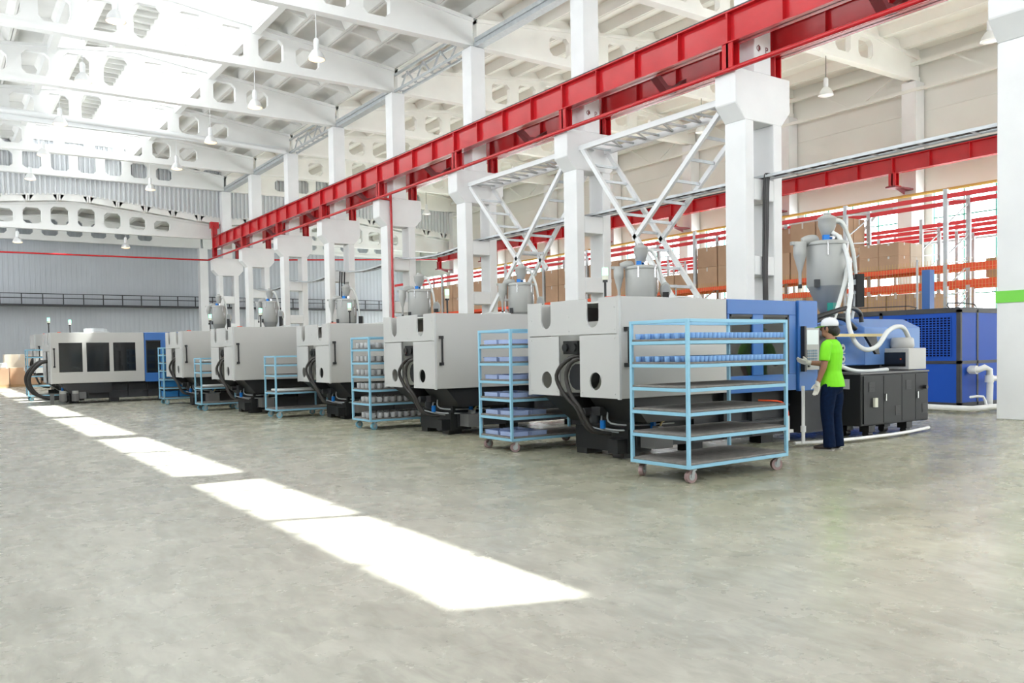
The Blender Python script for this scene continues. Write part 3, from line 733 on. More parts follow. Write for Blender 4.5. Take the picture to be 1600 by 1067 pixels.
for (x, y, s_, nm) in ((6.32, 15.45, 1.0, 'third in the row, beside the cart of grey cups'), (5.45, 18.75, 1.02, 'fourth in the row, behind the low blue cart'), (5.25, 22.5, 1.03, 'fifth in the row, half hidden, beside the cart of blue crates')):
    o = copy_tree(mw, 'white injection moulding machine, ' + nm, (x, y, 0)); o.scale = (s_, s_, s_)
m6 = machine('injection_moulding_machine', 'white and blue machine with three black windows facing the open floor at far left', (0, 0, 0), L_white=2.50, L_blue=1.9, Z0=.60, Z1=2.06, windows=True, W=2.0, bed_len=6.2, light=(.15, 1.6))
m6.location = (2.78, 27.3, 0)
for ch in list(m6.children):     # bigger hoses bulging out at this end
    if ch.name.startswith('hydraulic_hose') or ch.name.startswith('end_guard') and False: bpy.data.objects.remove(ch)
for k, (yy, r_) in enumerate(((.85, .62), (1.9, .5))):
    hs = MB(); hs.tube([(.1, yy, 1.25), (-.15, yy+.02, 1.2), (-.42, yy+.05, .9), (-.46, yy+.05, .6), (-.3, yy, .3), (0, yy-.1, .16), (.5, yy-.2, .14)], .05, 10, 5); hs.build('hydraulic_hose', 'hose', m6, local=True)
c = MB(); c.box(.0, .3, .0, .1, .4, .3); c.cyl((.3, .1, .08), (.3, .1, .3), .10); c.cyl((.62, .1, .08), (.62, .1, .3), .10); o = c.build('filter_cans', 'cabtop', m6, local=True)
for qx in (.3, .62): c = MB(); c.cyl((qx, .1, .3), (qx, .1, .38), .09); c.build('filter_cap', 'tank', m6, local=True)
c = MB(); c.box(1.0, .5, 2.06, 1.5, .9, 2.2); c.cyl((1.05, .7, 2.12), (1.6, .7, 2.12), .06); c.build('roof_unit', 'galv', m6, local=True)
o = copy_tree(mw, 'white machine at the far left end of the row, behind the one with black windows', (2.85, 32.2, 0)); o.scale = (1.12, 1, 1.12)
# rear half of the nearest machine: injection unit, base cabinet
e = thing('injection_unit', 'blue injection unit with hood on dark pedestal behind the worker', 'machine unit', (10.5, 7.5, 0))
c = MB(); c.prism([(7.42, 1.08), (8.35, 1.08), (8.35, 1.62), (8.1, 1.72), (7.7, 1.72), (7.42, 1.58)], 'x', 11.45, 12.95); bevel(c.build('barrel_cover', 'lblue', e), .01, 1)
c = MB(); c.box(10.62, 7.4, 1.02, 11.44, 8.35, 1.5); c.box(10.2, 7.55, 1.35, 11.3, 8.3, 1.62); bevel(c.build('carriage', 'mblue', e), .012, 1)
c = MB(); c.box(11.44, 7.405, 1.02, 12.1, 7.42, 1.35); c.build('side_plate', 'lblue', e)
for z in (1.28, 1.12):
    c = MB(); c.cyl((10.86, 7.38, z), (10.86, 7.4, z), .055, n=16); k = c.build('pressure_gauge', 'hoodend', e); c = MB(); c.cyl((10.86, 7.375, z), (10.86, 7.38, z), .02, n=10); c.build('gauge_hub', 'black', k)
    c = MB(); c.box(10.79, 7.39, z-.085, 10.93, 7.4, z-.07); c.build('name_plate', 'hoodend', e)
c = MB(); c.box(10.0, 7.6, .15, 12.0, 8.3, .95); c.box(11.0, 7.6, .9, 12.2, 8.2, 1.08); c.box(9.85, 7.3, .12, 10.6, 8.6, 1.6); c.build('pedestal', 'dark', e)
c = MB(); c.tube([(10.2, 7.5, 1.62), (10.6, 7.45, 1.72), (11.0, 7.45, 1.7), (11.2, 7.4, 1.55)], .035, 8, 4); c.tube([(10.3, 7.5, 1.70), (11.0, 7.4, 1.86), (11.45, 7.5, 1.80), (11.5, 7.5, 1.66)], .035, 8, 4); c.build('oil_hoses', 'black', e)
c = MB(); c.beam((10.2, 7.2, 1.46), (11.6, 7.2, 1.46), .05, .04); c.build('support_bar', 'brass', e)
c = MB(); c.prism([(11.12, 1.44), (11.38, 1.44), (11.46, 1.18), (11.38, 1.18)], 'y', 7.18, 7.22); c.build('support_bracket', 'black', e)
c = MB(); c.box(10.95, 7.6, 1.62, 11.05, 7.7, 1.95); o = c.build('green_valve', mat('teal_valve', (.0, .22, .17), .5), e)
e = thing('control_cabinet', 'dark grey wheeled electrical cabinet with small white plate beside the worker', 'cabinet', (11.4, 7.2, 0))
c = MB(); c.box(10.63, 6.95, .18, 12.35, 7.55, .90); bevel(c.build('body', 'cab', e), .012, 2)
c = MB(); c.box(10.62, 6.94, .905, 12.36, 7.56, .93); c.build('worktop', 'cabtop', e)
xs = [10.68, 11.16, 11.62, 11.98, 12.31]
for i in range(4):
    c = MB(); c.box(xs[i]+.006, 6.935, .21, xs[i+1]-.006, 6.949, .88); d = c.build('door', 'cab', e)
    if i in (1, 3):
        c = MB(); c.box(xs[i]+.03, 6.915, .52, xs[i]+.05, 6.934, .62); h = c.build('door_handle', 'chrome', d)
    vx, vz = ((10.80, .66), (11.45, .30), (11.72, .66), (12.15, .30))[i]
    c = MB()
    for k in range(7): c.box(vx, 6.928, vz+k*.02, vx+.14, 6.934, vz+k*.02+.012)
    c.build('vent_louvre', 'black', d)
c = MB(); c.box(10.90, 6.90, .44, 10.97, 6.934, .57); o = c.build('socket_box', 'lamppale', e); c = MB(); c.cyl((12.2, 6.88, .68), (12.2, 6.934, .68), .03, n=10); c.build('cable_gland', 'black', e)
c = MB(); c.box(10.615, 7.12, .70, 10.629, 7.36, .84); o = c.build('name_plate', 'hoodend', e); o['label'] = 'small square white plate'
for qx, qy in ((10.9, 7.0), (11.85, 7.0), (10.9, 7.35), (11.85, 7.35)): c = MB(); c.box(qx, qy, .08, qx+.15, qy+.15, .18); c.cyl((qx+.02, qy+.07, .05), (qx+.13, qy+.07, .05), .05); c.build('castor', 'black', e)
# autoloader box on the cabinet
e = thing('material_loader', 'small cream desktop unit with dark display standing on the grey cabinet', 'loader', (12.1, 7.2, .93))
c = MB(); c.box(11.95, 7.02, .94, 12.42, 7.50, 1.26); bevel(c.build('housing', 'hood', e), .012, 2)
c = MB(); c.box(11.938, 7.07, .99, 11.949, 7.45, 1.20); o = c.build('display', 'smoke', e); c = MB(); c.cyl((11.93, 7.14, 1.1), (11.937, 7.14, 1.1), .012, n=8); c.build('button', 'orange', o)
c = MB(); c.lathe((12.18, 7.26, 1.26), [(.15, 0), (.17, .03), (.16, .14), (.14, .16), (0, .165)], 20); c.build('filter_drum', 'hood', e)
# white hoses
mb = MB(); mb.tube([(12.18, 7.26, 1.40), (12.1, 7.22, 1.60), (11.75, 7.15, 1.62), (11.45, 7.1, 1.34), (11.1, 7.1, 1.24), (10.86, 7.2, 1.6), (10.95, 7.4, 2.2), (11.05, 7.7, 2.7), (11.0, 7.9, 3.0), (10.9, 8.0, 3.1), (11.2, 8.0, 3.16)][::1], .038, 10, 6) if False else None
def route(pts, r, name, m, label, cat):
    mb = MB(); mb.tube(pts, r, 10, 6); return tag(mb.build(name, m), label, cat)
route([(11.36, 7.90, 3.04), (11.41, 7.80, 2.94), (11.30, 7.60, 2.65), (11.17, 7.45, 2.16), (10.94, 7.35, 1.77), (10.91, 7.30, 1.54), (10.91, 7.20, 1.34), (11.01, 7.10, 1.25), (11.21, 7.05, 1.31), (11.44, 7.05, 1.50), (11.75, 7.10, 1.58), (12.03, 7.15, 1.56), (12.29, 7.22, 1.41)], .034, 'material_hose', 'whosp', 'white ribbed hose looping from the cream loader up to the hopper', 'hose')
route([(11.70, 8.00, 3.02), (11.53, 7.80, 2.73), (11.34, 7.65, 2.37), (10.96, 7.50, 1.97), (10.63, 7.40, 1.59), (10.41, 7.30, 1.27), (10.41, 7.20, 1.09), (10.71, 7.20, 0.98), (11.10, 7.20, 0.94), (11.68, 7.20, 0.95)], .030, 'material_hose', 'whose', 'second pale hose sagging behind the worker towards the hopper', 'hose')
# ------------------------------------------------------------------ hopper dryers
def dryer(label, x, y, s_=1.0, zb=1.78, fan=False, base=None):
    e = thing('hopper_dryer', label, 'hopper dryer', (0, 0, 0), 'hopper dryers')
    c = MB(); c.lathe((0, 0, 0), [(.05, 0), (.14, 0), (.45, .42), (.47, .44)], 28); c.build('cone', 'tankd', e, local=True)
    c = MB(); c.lathe((0, 0, .44), [(.47, 0), (.48, .01), (.48, .62), (.47, .63)], 32); c.build('tank', 'tank', e, local=True)
    c = MB(); c.lathe((0, 0, 1.07), [(.50, 0), (.505, .02), (.49, .045), (.35, .07), (0, .08)], 32); c.build('lid', 'tank', e, local=True)
    for a in (-1.9, -.7, 2.2):
        c = MB(); c.box(.49*math.cos(a)-.015, .49*math.sin(a)-.015, .9, .49*math.cos(a)+.015, .49*math.sin(a)+.015, 1.1); c.build('latch', 'chrome', e, local=True)
    c = MB(); a = -.55; px, py = .5*math.cos(a), .5*math.sin(a); c.tube([(px, py, .60), (px+.03, py-.05, .62), (px+.03, py-.05, .84), (px, py, .86)], .014, 8, 3); c.build('grab_handle', 'chrome', e, local=True)
    c = MB(); a = -2.4; px, py = .5*math.cos(a), .5*math.sin(a); c.box(px-.07, py-.05, .42, px+.05, py+.03, .54); c.build('side_port', 'dark', e, local=True)
    c = MB(); c.lathe((0, 0, 1.16), [(.10, 0), (.10, .05), (.13, .08), (.19, .18), (.21, .22), (.21, .30), (.22, .305), (.22, .335), (.12, .37), (.09, .37), (.09, .41), (0, .415)], 24); c.build('vacuum_loader', 'tank', e, local=True)
    c = MB(); c.box(-.16, -.22, 1.13, -.02, -.10, 1.22); c.build('blue_valve', 'valve', e, local=True)
    c = MB(); c.cyl((.05, -.12, 1.16), (.13, -.22, 1.16), .06); c.build('sight_glass', 'chrome', e, local=True)
    # cyclone
    cx, cy = -.70, -.1
    c = MB(); c.lathe((cx, cy, .66), [(.035, -.2), (.04, 0), (.15, .26), (.155, .28), (.155, .46), (0, .465)], 20); c.tube([(cx+.05, cy, 1.12), (cx+.2, cy, 1.16), (-.3, -.05, 1.16), (-.25, 0, 1.1)], .07, 10, 4); c.box(cx-.22, cy-.06, 1.08, cx+.1, cy+.06, 1.13); cy_ = c.build('cyclone', 'tank', e, local=True)
    c = MB(); c.cyl((cx, cy, .42), (cx, cy, .48), .045); c.build('cyclone_cap', 'black', cy_, local=True)
    c = MB(); c.box(.62, -.25, .12, .80, .1, .62); cb_ = c.build('control_box', 'cab', e, local=True)
    c = MB()
    for k in range(3): c.box(.614, -.18+k*.09, .32, .62, -.13+k*.09, .36)
    c.box(.614, -.18, .46, .62, -.02, .54); c.build('buttons', 'screen', cb_, local=True)
    for k in range(2):
        c = MB(); c.tube([(.15, -.05+.1*k, 1.45), (.36, -.08+.1*k, 1.40), (.55+.03*k, -.1, 1.05), (.66, -.12, .5), (.60, -.12, .12), (.5, -.1, -.25)], .036, 8, 5); c.build('hose', 'whosp' if k else 'whose', e, local=True)
    if fan:
        c = MB(); c.cyl((.72, -.2, .66), (.72, .05, .66), .15, n=20); f_ = c.build('blower', 'tank', e, local=True); c = MB(); c.cyl((.72, -.22, .66), (.72, -.2, .66), .11, n=20); c.build('blower_inlet', 'tankd', f_, local=True)
    c = MB()
    if base: c.cyl((0, 0, -(zb-base)), (0, 0, 0), .11); c.box(-.2, -.2, -(zb-base), .2, .2, -(zb-base)+.03)
    else: c.cyl((0, 0, -.35), (0, 0, 0), .1); c.box(-.3, -.3, -.45, .3, .3, -.35); c.box(-.25, -.25, -zb, .25, .25, -.45)
    c.build('throat', 'dark', e, local=True)
    e.location = (x, y, zb); e.scale = (.63*s_, .63*s_, 1); e.rotation_euler = (0, 0, math.radians(-34))
    return e
dryer('tall grey hopper dryer with cyclone standing behind the worker', 11.38, 8.0, base=1.625)
for x, y, s_, z, f, lb in ((11.35, 12.1, 1.0, 1.78, True, 'grey hopper dryer above the nearest white guard, between second and third columns'), (11.5, 16.35, 1.0, 1.78, True, 'grey hopper dryer between third and fourth columns'), (10.65, 19.8, 1.0, 1.84, True, 'grey hopper dryer just right of the column with the red pipe'), (10.15, 23.4, .95, 1.80, False, 'grey hopper dryer just left of the column with the red pipe'), (9.5, 28.3, .85, 2.0, True, 'grey hopper dryer with round blower, second farthest'), (9.1, 33.0, .85, 2.1, True, 'farthest grey hopper dryer with round blower')):
    dryer(lb, x, y, s_, z, f)
# ------------------------------------------------------------------ chiller
e = thing('water_chiller', 'large bright blue chiller cabinet with square-holed grilles by the green-banded column', 'chiller', (17.3, 10.5, 0))
X0, Y0, Y1, X1 = 16.75, 8.62, 13.0, 19.3
X0 = 16.45
c = MB(); c.box(X0, Y0, .05, X1, Y1, .14)
def bar(a, b_, z0, z1, x=None): pass
for y in (Y0, Y0+1.62, Y0+3.1, Y1-.06): c.box(X0-.008, y, .1, X0+.05, y+.07, 1.98)
for z in (.10, .92, 1.92): c.box(X0-.008, Y0, z, X0+.05, Y1, z+.06)
for x in (X0, X0+.62, X1-.06): c.box(x, Y0-.008, .1, x+.06 if x < X1-.1 else X1, Y0+.05, 1.98)
for z in (.10, .92, 1.92): c.box(X0, Y0-.008, z, X1, Y0+.05, z+.06)
c.box(X0, Y0, 1.98, X1, Y1, 2.02); c.build('frame', 'dark', e)
c = MB(); c.box(X0+.002, Y0+.002, .14, X1, Y1, 1.95); c.build('blue_panels', 'cblue', e)
for a, b_ in ((Y0+.18, Y0+1.5), (Y0+1.8, Y0+3.0)):
    n = 26; c = MB(); yy = a; 
    c.box(X0-.004, a, 1.06, X0+.004, b_, 1.84); g = c.build('grille', 'grille', e); c = MB()  # near-black sheet paints the shade inside the grille holes
    k = int((b_-a)/.07)
    for i in range(k+1): c.box(X0-.010, a+i*(b_-a)/k-.010, 1.06, X0-.003, a+i*(b_-a)/k+.010, 1.84)
    for j in range(17): c.box(X0-.0105, a, 1.06+j*.78/16-.009, X0-.003, b_, 1.06+j*.78/16+.009)
    c.build('grille_mesh', 'cblue', g)
c = MB(); c.tube([(X0+.2, Y0+.3, 2.0), (X0+.2, Y0+.35, 2.12), (X0+1.2, Y0+.35, 2.12), (X0+1.2, Y0+.3, 2.0)], .012, 6, 2); c.tube([(X0+.1, Y0+1, 2.0), (X0+.1, Y0+1.1, 2.1), (X0+.1, Y0+3, 2.1), (X0+.1, Y0+3.1, 2.0)], .012, 6, 2); c.build('top_rails', 'dark', e)
c = MB(); c.box(20.3, 11.2, 0, 20.5, 11.4, 3.05) if False else c.box(18.1, 10.15, 2.025, 18.28, 10.33, 2.95); tag(c.build('blue_post', 'mblue'), 'short blue square post standing on top of the blue chiller', 'post')
mb = MB(); mb.tube([(15.9, 12.5, .10), (15.9, 8.2, .10), (15.95, 8.1, .10), (18.6, 8.1, .10)], .055, 10, 1)
mb.tube([(16.75, Y0-.01, .80), (16.75, 8.42, .80), (17.02, 8.35, .80), (17.02, 8.35, .10)], .06, 10, 2); mb.tube([(17.02, 8.35, .62), (17.6, 8.35, .62)], .055, 10, 1)
mb.cyl((17.02, 8.35, .55), (17.02, 8.35, .69), .08); mb.cyl((16.75, 8.58, .80), (16.75, 8.45, .80), .085); mb.tube([(16.5, 8.45, .28), (16.78, 8.35, .28), (16.8, 8.3, .1)], .025, 8, 2)
tag(mb.build('water_pipe', 'pvc'), 'thick white plastic water pipe in front of the blue chiller', 'pipe')
mb = MB(); mb.tube([(9.25, 7.0, .05), (9.7, 6.86, .05), (10.5, 6.80, .05), (11.4, 6.82, .05), (12.45, 7.0, .05)], .024, 8, 4); mb.cyl((9.32, 6.92, .05), (9.32, 6.92, .80), .022, n=8); mb.cyl((9.32, 6.92, .2), (9.32, 6.92, .28), .035, n=8); mb.cyl((9.1, 7.0, .1), (9.1, 7.0, .42), .03, n=8); mb.box(9.05, 6.98, .2, 9.2, 7.02, .24)
tag(mb.build('floor_pipe', 'pvc'), 'thin white pipe on the floor with a riser beside the worker', 'pipe')
mb = MB(); mb.tube([(8.9, 7.3, .62), (9.05, 7.05, .6), (9.1, 6.99, .48), (9.1, 6.99, .40)], .012, 6, 4); tag(mb.build('air_hose', 'orange'), 'short thin red hose behind the largest cart', 'hose')
# ------------------------------------------------------------------ carts
def castor(mb1, mb2, x, y, r=.062, a=0.0):
    dx, dy = math.cos(a), math.sin(a)
    mb2.cyl((x-dy*.022, y+dx*.022, r), (x+dy*.022, y-dx*.022, r), r, n=16)
    mb1.cyl((x-dy*.028, y+dx*.028, r), (x+dy*.028, y-dx*.028, r), r*.55, n=12)
    for s2 in (-1, 1): mb1.beam((x-s2*dy*.032, y+s2*dx*.032, r*.8), (x-s2*dy*.032+dx*.02, y+s2*dx*.032+dy*.02, .135), .006, .035, up=(dx, dy, 0))
    mb1.cyl((x+dx*.02, y+dy*.02, .125), (x+dx*.02, y+dy*.02, .145), .045, n=10)
def cart(label, loc, rz, L, W, zs, ztop, whm='wheelr', mats=None, top_shelf=False):
    e = thing('shelf_trolley', label, 'trolley', (0, 0, 0), 'blue shelf trolleys'); t = .034
    f = MB()
    for x in (0, L-t):
        for y in (0, W-t): f.box(x, y, .145, x+t, y+t, ztop)
    for z in [.145]+zs[1:]+[ztop-t]:
        f.box(t, 0, z, L-t, t, z+t); f.box(t, W-t, z, L-t, W, z+t); f.box(0, t, z, t, W-t, z+t); f.box(L-t, t, z, L, W-t, z+t)
    for x in (0, L-t):
        for y in (-.001,): f.cyl((x+t/2, y, .162), (x+t/2, y+.002, .162), .008, n=8)
    bevel(f.build('frame', 'cart', e, local=True), .003, 1)
    for i, z in enumerate([.145]+zs[1:]):
        s2 = MB(); s2.box(.012, .012, z+t, L-.012, W-.012, z+t+.022); sh = s2.build('shelf_mat', (mats or ['mat_']*9)[i], e, local=True); bevel(sh, .006, 2)
    for i, (x, y) in enumerate(((.10, .07), (L-.12, .07), (.10, W-.07), (L-.12, W-.07))):
        a, b_ = MB(), MB(); castor(a, b_, x, y, a=random.uniform(-.5, .6)); c1 = a.build('castor', 'caster', e, local=True); b_.build('wheel', whm, c1, local=True)
    e.location = loc; e.rotation_euler = (0, 0, rz); return e
zs1 = [.145, .42, .655, .89, 1.125, 1.355]
NUM = 'first second third fourth fifth sixth seventh eighth ninth tenth eleventh twelfth thirteenth fourteenth fifteenth sixteenth seventeenth eighteenth nineteenth twentieth twenty-first twenty-second twenty-third twenty-fourth'.split()
def put(proto, x, y, z, rz=0, **kw):
    o = proto.copy(); COL.objects.link(o); o.location = (x, y, z); o.rotation_euler = (0, 0, rz); return o
cart('large sky-blue shelf trolley nearest the camera, blue containers on its top shelves', (5.97, 5.73, 0), .03, 1.56, .80, zs1, 1.60)
mb = MB(); r = .026
mb.lathe((0, 0, 0), [(.024, 0), (.028, .004), (.030, .05), (.0315, .056), (.028, .056), (.026, .006), (0, .005)], 10)
cup = None
def R2(x, y, ox, oy, a): return (ox+x*math.cos(a)-y*math.sin(a), oy+x*math.sin(a)+y*math.cos(a))
for si, z in enumerate((1.355, 1.125)):
    nx, ny = 24, 6
    for i in range(nx):
        for j in range(ny):
            px, py = R2(.055+i*(1.45/(nx-1)), .05+j*.134 if j else .05, 5.97, 5.73, .03)
            if cup is None:
                cup = mb.build('plastic_cup', 'cups', None, local=True); cup.location = (px, py, z+.056); o = cup
            else: o = put(cup, px, py, z+.056)
            tag(o, 'clear blue container, %s from left, %s row back, %s shelf of nearest trolley' % (NUM[i], NUM[j], 'top' if si == 0 else 'second'), 'container', 'clear blue containers, %s shelf' % ('top' if si == 0 else 'second'))
cart('sky-blue shelf trolley second from the camera, clear blue trays at its left end', (6.13, 8.98, 0), 0, 1.56, .78, zs1, 1.60)
def traymesh(w_, d, h):
    mb = MB(); mb.box(0, 0, 0, w_, d, .006); mb.box(0, 0, 0, .006, d, h); mb.box(w_-.006, 0, 0, w_, d, h); mb.box(0, 0, 0, w_, .006, h); mb.box(0, d-.006, 0, w_, d, h); mb.box(.03, .03, .006, w_-.03, d-.03, h*.55)
    mb.box(-.008, -.008, h-.008, w_+.008, .008, h+.002); mb.box(-.008, d-.008, h-.008, w_+.008, d+.008, h+.002); return mb
tr = traymesh(.24, .30, .055).build('clear_tray', 'trayb', None, local=True); usedt = False
for si, z in enumerate(zs1):
    for j in range(2):
        for i in range(2 if si < 3 else 4):
            p = (6.19+i*.30, 9.03+j*.36, z+.057)
            if not usedt: tr.location = p; o = tr; usedt = True
            else: o = put(tr, *p, rz=random.uniform(-.03, .03))
            tag(o, 'clear blue tray on second trolley, %s from left, %s row, %%s shelf' % (NUM[i], ('front', 'rear')[j]) % ('bottom', 'second', 'third', 'fourth', 'fifth', 'top')[si], 'tray', 'clear blue trays, %s shelf' % ('bottom', 'second', 'third', 'fourth', 'fifth', 'top')[si])
cart('sky-blue six-shelf trolley full of grey cups between the second and third machines', (6.13, 13.25, 0), 0, 1.5, .75, zs1, 1.60, whm='wheelb')
mb = MB(); mb.lathe((0, 0, 0), [(.045, 0), (.05, .01), (.052, .085), (.048, .09), (.043, .09), (.04, .02), (0, .02)], 12); mb.box(-.03, -.056, .02, .03, -.048, .06)
gc = mb.build('grey_cup', 'greycup', None, local=True); u_ = False
for si, z in enumerate(zs1):
    for i in range(11):
        for j in range(4):
            if random.random() < .08: continue
            p = (6.22+i*.128, 13.33+j*.17, z+.057)
            if not u_: gc.location = p; o = gc; u_ = True
            else: o = put(gc, *p, rz=random.uniform(0, 3))
            tag(o, 'grey cup on third trolley, %s from left, %s row back, %%s shelf' % (NUM[i], NUM[j]) % ('bottom', 'second', 'third', 'fourth', 'fifth', 'top')[si], 'cup', 'grey cups, %s shelf' % ('bottom', 'second', 'third', 'fourth', 'fifth', 'top')[si])
cart('low sky-blue trolley with wide-spaced shelves, between the third and fourth machines', (5.85, 17.22, 0), 0, 1.15, .7, [.145, .50, .86, 1.08], 1.30, whm='wheelb')
cart('small sky-blue trolley with white sheet on middle shelf beside the fourth machine', (5.30, 20.95, 0), 0, 1.0, .6, [.145, .52, .90, 1.12], 1.28, whm='wheelb')
for k, (x, y, z, w_, d, lb) in enumerate(((5.95, 17.3, .557, .95, .5, 'white sheet lying on the low trolley'), (5.42, 21.02, .577, .8, .42, 'white sheet lying on the small far trolley'), (5.4, 21.02, 1.177, .7, .42, 'stack of thin white sheets on top of the small far trolley'))):
    mb = MB(); mb.box(x, y, z, x+w_, y+d, z+.045); tag(bevel(mb.build('white_sheet', 'wsteel'), .015, 2), lb, 'sheet')
cart('sky-blue trolley loaded with blue crates beside the fifth machine', (5.25, 24.7, 0), 0, 1.2, .6, [.145, .42, .66, .90, 1.12, 1.34], 1.58, whm='wheelb')
mb = traymesh(.34, .24, .16); cr = mb.build('blue_crate', 'crate', None, local=True); u_ = False
for si, z in enumerate([.145, .42, .66, .90, 1.12, 1.34]):
    for i in range(3 if si < 2 else 2):
        for j in range(2):
            p = (5.31+i*.36, 24.76+j*.27, z+.057)
            if not u_: cr.location = p; o = cr; u_ = True
            else: o = put(cr, *p)
            tag(o, 'blue crate on far trolley, %s from left, %s row, %%s shelf' % (NUM[i], ('front', 'rear')[j]) % ('bottom', 'second', 'third', 'fourth', 'fifth', 'top')[si], 'crate', 'blue crates, %s shelf' % ('bottom', 'second', 'third', 'fourth', 'fifth', 'top')[si])
cart('sky-blue trolley at the far left behind the black hoses', (2.45, 30.4, 0), 0, 1.3, .7, [.145, .45, .75, 1.05, 1.35], 1.62, whm='wheelb')
# ------------------------------------------------------------------ storage racks with cartons
def rack(x0, x1, ys, levels, top, m, label):
    e = thing('pallet_rack', label, 'storage rack', (x0, ys[0], 0), 'pallet racks')
    for y in ys:
        for x in (x0, x1):
            u = MB(); u.box(x-.04, y-.05, 0, x-.02, y+.05, top); u.box(x-.02, y-.05, 0, x+.04, y-.035, top); u.box(x-.02, y+.035, 0, x+.04, y+.05, top)
            z = .2
            while z < top: u.box(x-.043, y-.022, z, x-.039, y+.022, z+.05); z += .16
            u.build('upright', 'galv', e)
        b_ = MB(); z = .4
        while z < top-.7: b_.beam((x0, y, z), (x1, y, z+.6), .03, .03); b_.beam((x0, y, z+.6), (x1, y, z+.7), .03, .03); z += .75
        b_.build('cross_brace', 'galv', e)
    for a, c in zip(ys[:-1], ys[1:]):
        for z, mm in levels:
            for x in (x0, x1):
                b_ = MB(); b_.box(x-.03, a+.05, z-.11, x+.03, c-.05, z); b_.build('beam', mm, e)
    return e
Y1 = [10.85+2.68*i for i in range(-2, 12)]
rack(20.05, 21.1, Y1, [(2.80, 'orange'), (3.20, 'orange'), (4.88, 'rackred')], 5.0, None, 'nearest row of pallet racking with orange lower beams and red top beams')
Y2 = [14.25+2.68*i for i in range(-3, 11)]
rack(24.95, 25.95, Y2, [(3.18, 'orange'), (4.92, 'rackred')], 5.1, None, 'middle row of pallet racking behind the nearest, red top beams')
rack(27.0, 28.0, Y2, [(3.2, 'orange'), (4.9, 'rackred')], 5.1, None, 'rear row of pallet racking close to the windows')
# cartons
cart_n = 0
bxm = {}
def carton(x, y, z, dx, dy, dz, m, label, group=None):
    key = (round(dx, 2), round(dy, 2), round(dz, 2), m)
    if key not in bxm:
        mb = MB(); mb.box(-dx/2, -dy/2, 0, dx/2, dy/2, dz); o = mb.build('carton', m, None, local=True); bevel(o, .008, 1); t_ = MB()
        t_.box(-dx/2-.001, -.025, dz*.8, -dx/2+.001, .025, dz+.001); t_.box(-dx/2, -.025, dz-.001, dx/2, .025, dz+.0015); t_.box(-.025, -dy/2-.001, dz*.8, .025, -dy/2+.001, dz+.001)
        t_.build('packing_tape', 'tape', o, local=True); bxm[key] = o; o.location = (x, y, z)
    else: o = copy_tree(bxm[key], None, (x, y, z))
    o.name = 'carton'; return tag(o, label, 'carton', group)
shelfz = 3.205
for i in range(1, 12):
    ya = Y1[i]; yb = Y1[i+1] if i+1 < len(Y1) else ya+2.68
    if i == 2:   # bay with the two-tone stack, its lit side painted as pale cartons
        for k in range(3): 
            for j in range(2): carton(20.55 if False else 20.28, ya+1.45+j*.55, shelfz+k*.0 if k > 1 else shelfz+.34*k, .52, .54, .34, 'box', 'brown carton of the two-tone stack right of hopper dryer, %s tier, %s' % (('lower', 'upper', 'top')[k], ('near', 'far')[j]), 'brown cartons of the two-tone stack') if k < 2 else None
        for k in range(2):
            for j in range(2): carton(20.83, ya+1.45+j*.55, shelfz+.34*k, .52, .54, .34, 'boxl', 'carton painted pale as lit side of the two-tone stack right of hopper dryer, %s tier, %s' % (('lower', 'upper')[k], ('near', 'far')[j]), 'cartons painted pale as lit side of the two-tone stack')
        continue
    if i == 1: continue
    full = i in (3, 4, 6, 7, 8, 9, 10, 11)
    if i == 5: full = False
    nm = ORD[i-2] if i-2 < 9 else 'last'
    h = .76 if i in (3,) else .62
    nz_ = 2 if i in (3, 6, 7, 9) else (2 if full else 1)
    if not full: h = .5
    for j in range(3):
        for k in range(nz_):
            for q in range(2):
                if random.random() < .06 and k: continue
                carton(20.32+q*.52, ya+.52+j*.84, shelfz+k*(h+.004), .50, .80, h, 'box', 'brown carton on front rack, %s bay from right, %s stack, %s tier, %s' % (nm, NUM[j], ('lower', 'upper')[k], ('front', 'rear')[q]), 'brown cartons in the %s bay of the front rack' % nm)
    for j in range(2):     # lower level, mostly hidden by the machines
        for q in range(1):
            carton(20.35, ya+.7+j*1.25, 2.05, .55, 1.15, .62, 'boxl' if j else 'box', 'large carton below the orange beams, %s bay from right, %s half' % (nm, ('near', 'far')[j]), 'cartons under the orange beams, %s bay' % nm)
# long carton row just above the chiller
for j in range(5): carton(19.45, 11.50+j*.40, 2.02 if False else 2.02, .9, .39, .48, 'box', 'brown carton in the long row on top of the blue chiller', 'cartons along the top of the chiller') if False else None
e = thing('storage_shelf', 'low timber shelf carrying a long row of cartons behind the chiller', 'shelf', (20.5, 12.5, 0)) if False else None
for j in range(4): carton(20.5, 11.62+j*.52, 2.07 if False else 2.07, .86, .50, .50, 'box', 'brown carton in the long row just above the blue chiller, %s from right' % NUM[j], 'cartons above the chiller')
for j in range(3): carton(25.4, 13.05-1.2+j*.62-1.0, 3.205, .7, .6, .55, 'box', 'brown carton on the middle rack near the green-banded column, %s from right' % NUM[j], 'cartons at the right on the middle rack')
for j in range(2): carton(25.4, 20.2+j*.9, 3.205, .7, .85, .75, 'boxl', 'pale carton on the middle rack seen through the bracing, %s one' % ('nearer', 'farther')[j], 'pale cartons on the middle rack')
# shelf decks to carry the cartons
mb = MB(); 
for a in Y1[:-1]:
    mb.box(20.1, a+.1, 3.165, 21.05, a+2.58, 3.20)
tag(mb.build('shelf_decking', 'wood'), 'timber decking laid on the orange beams of the front rack', 'shelf decking') if False else None
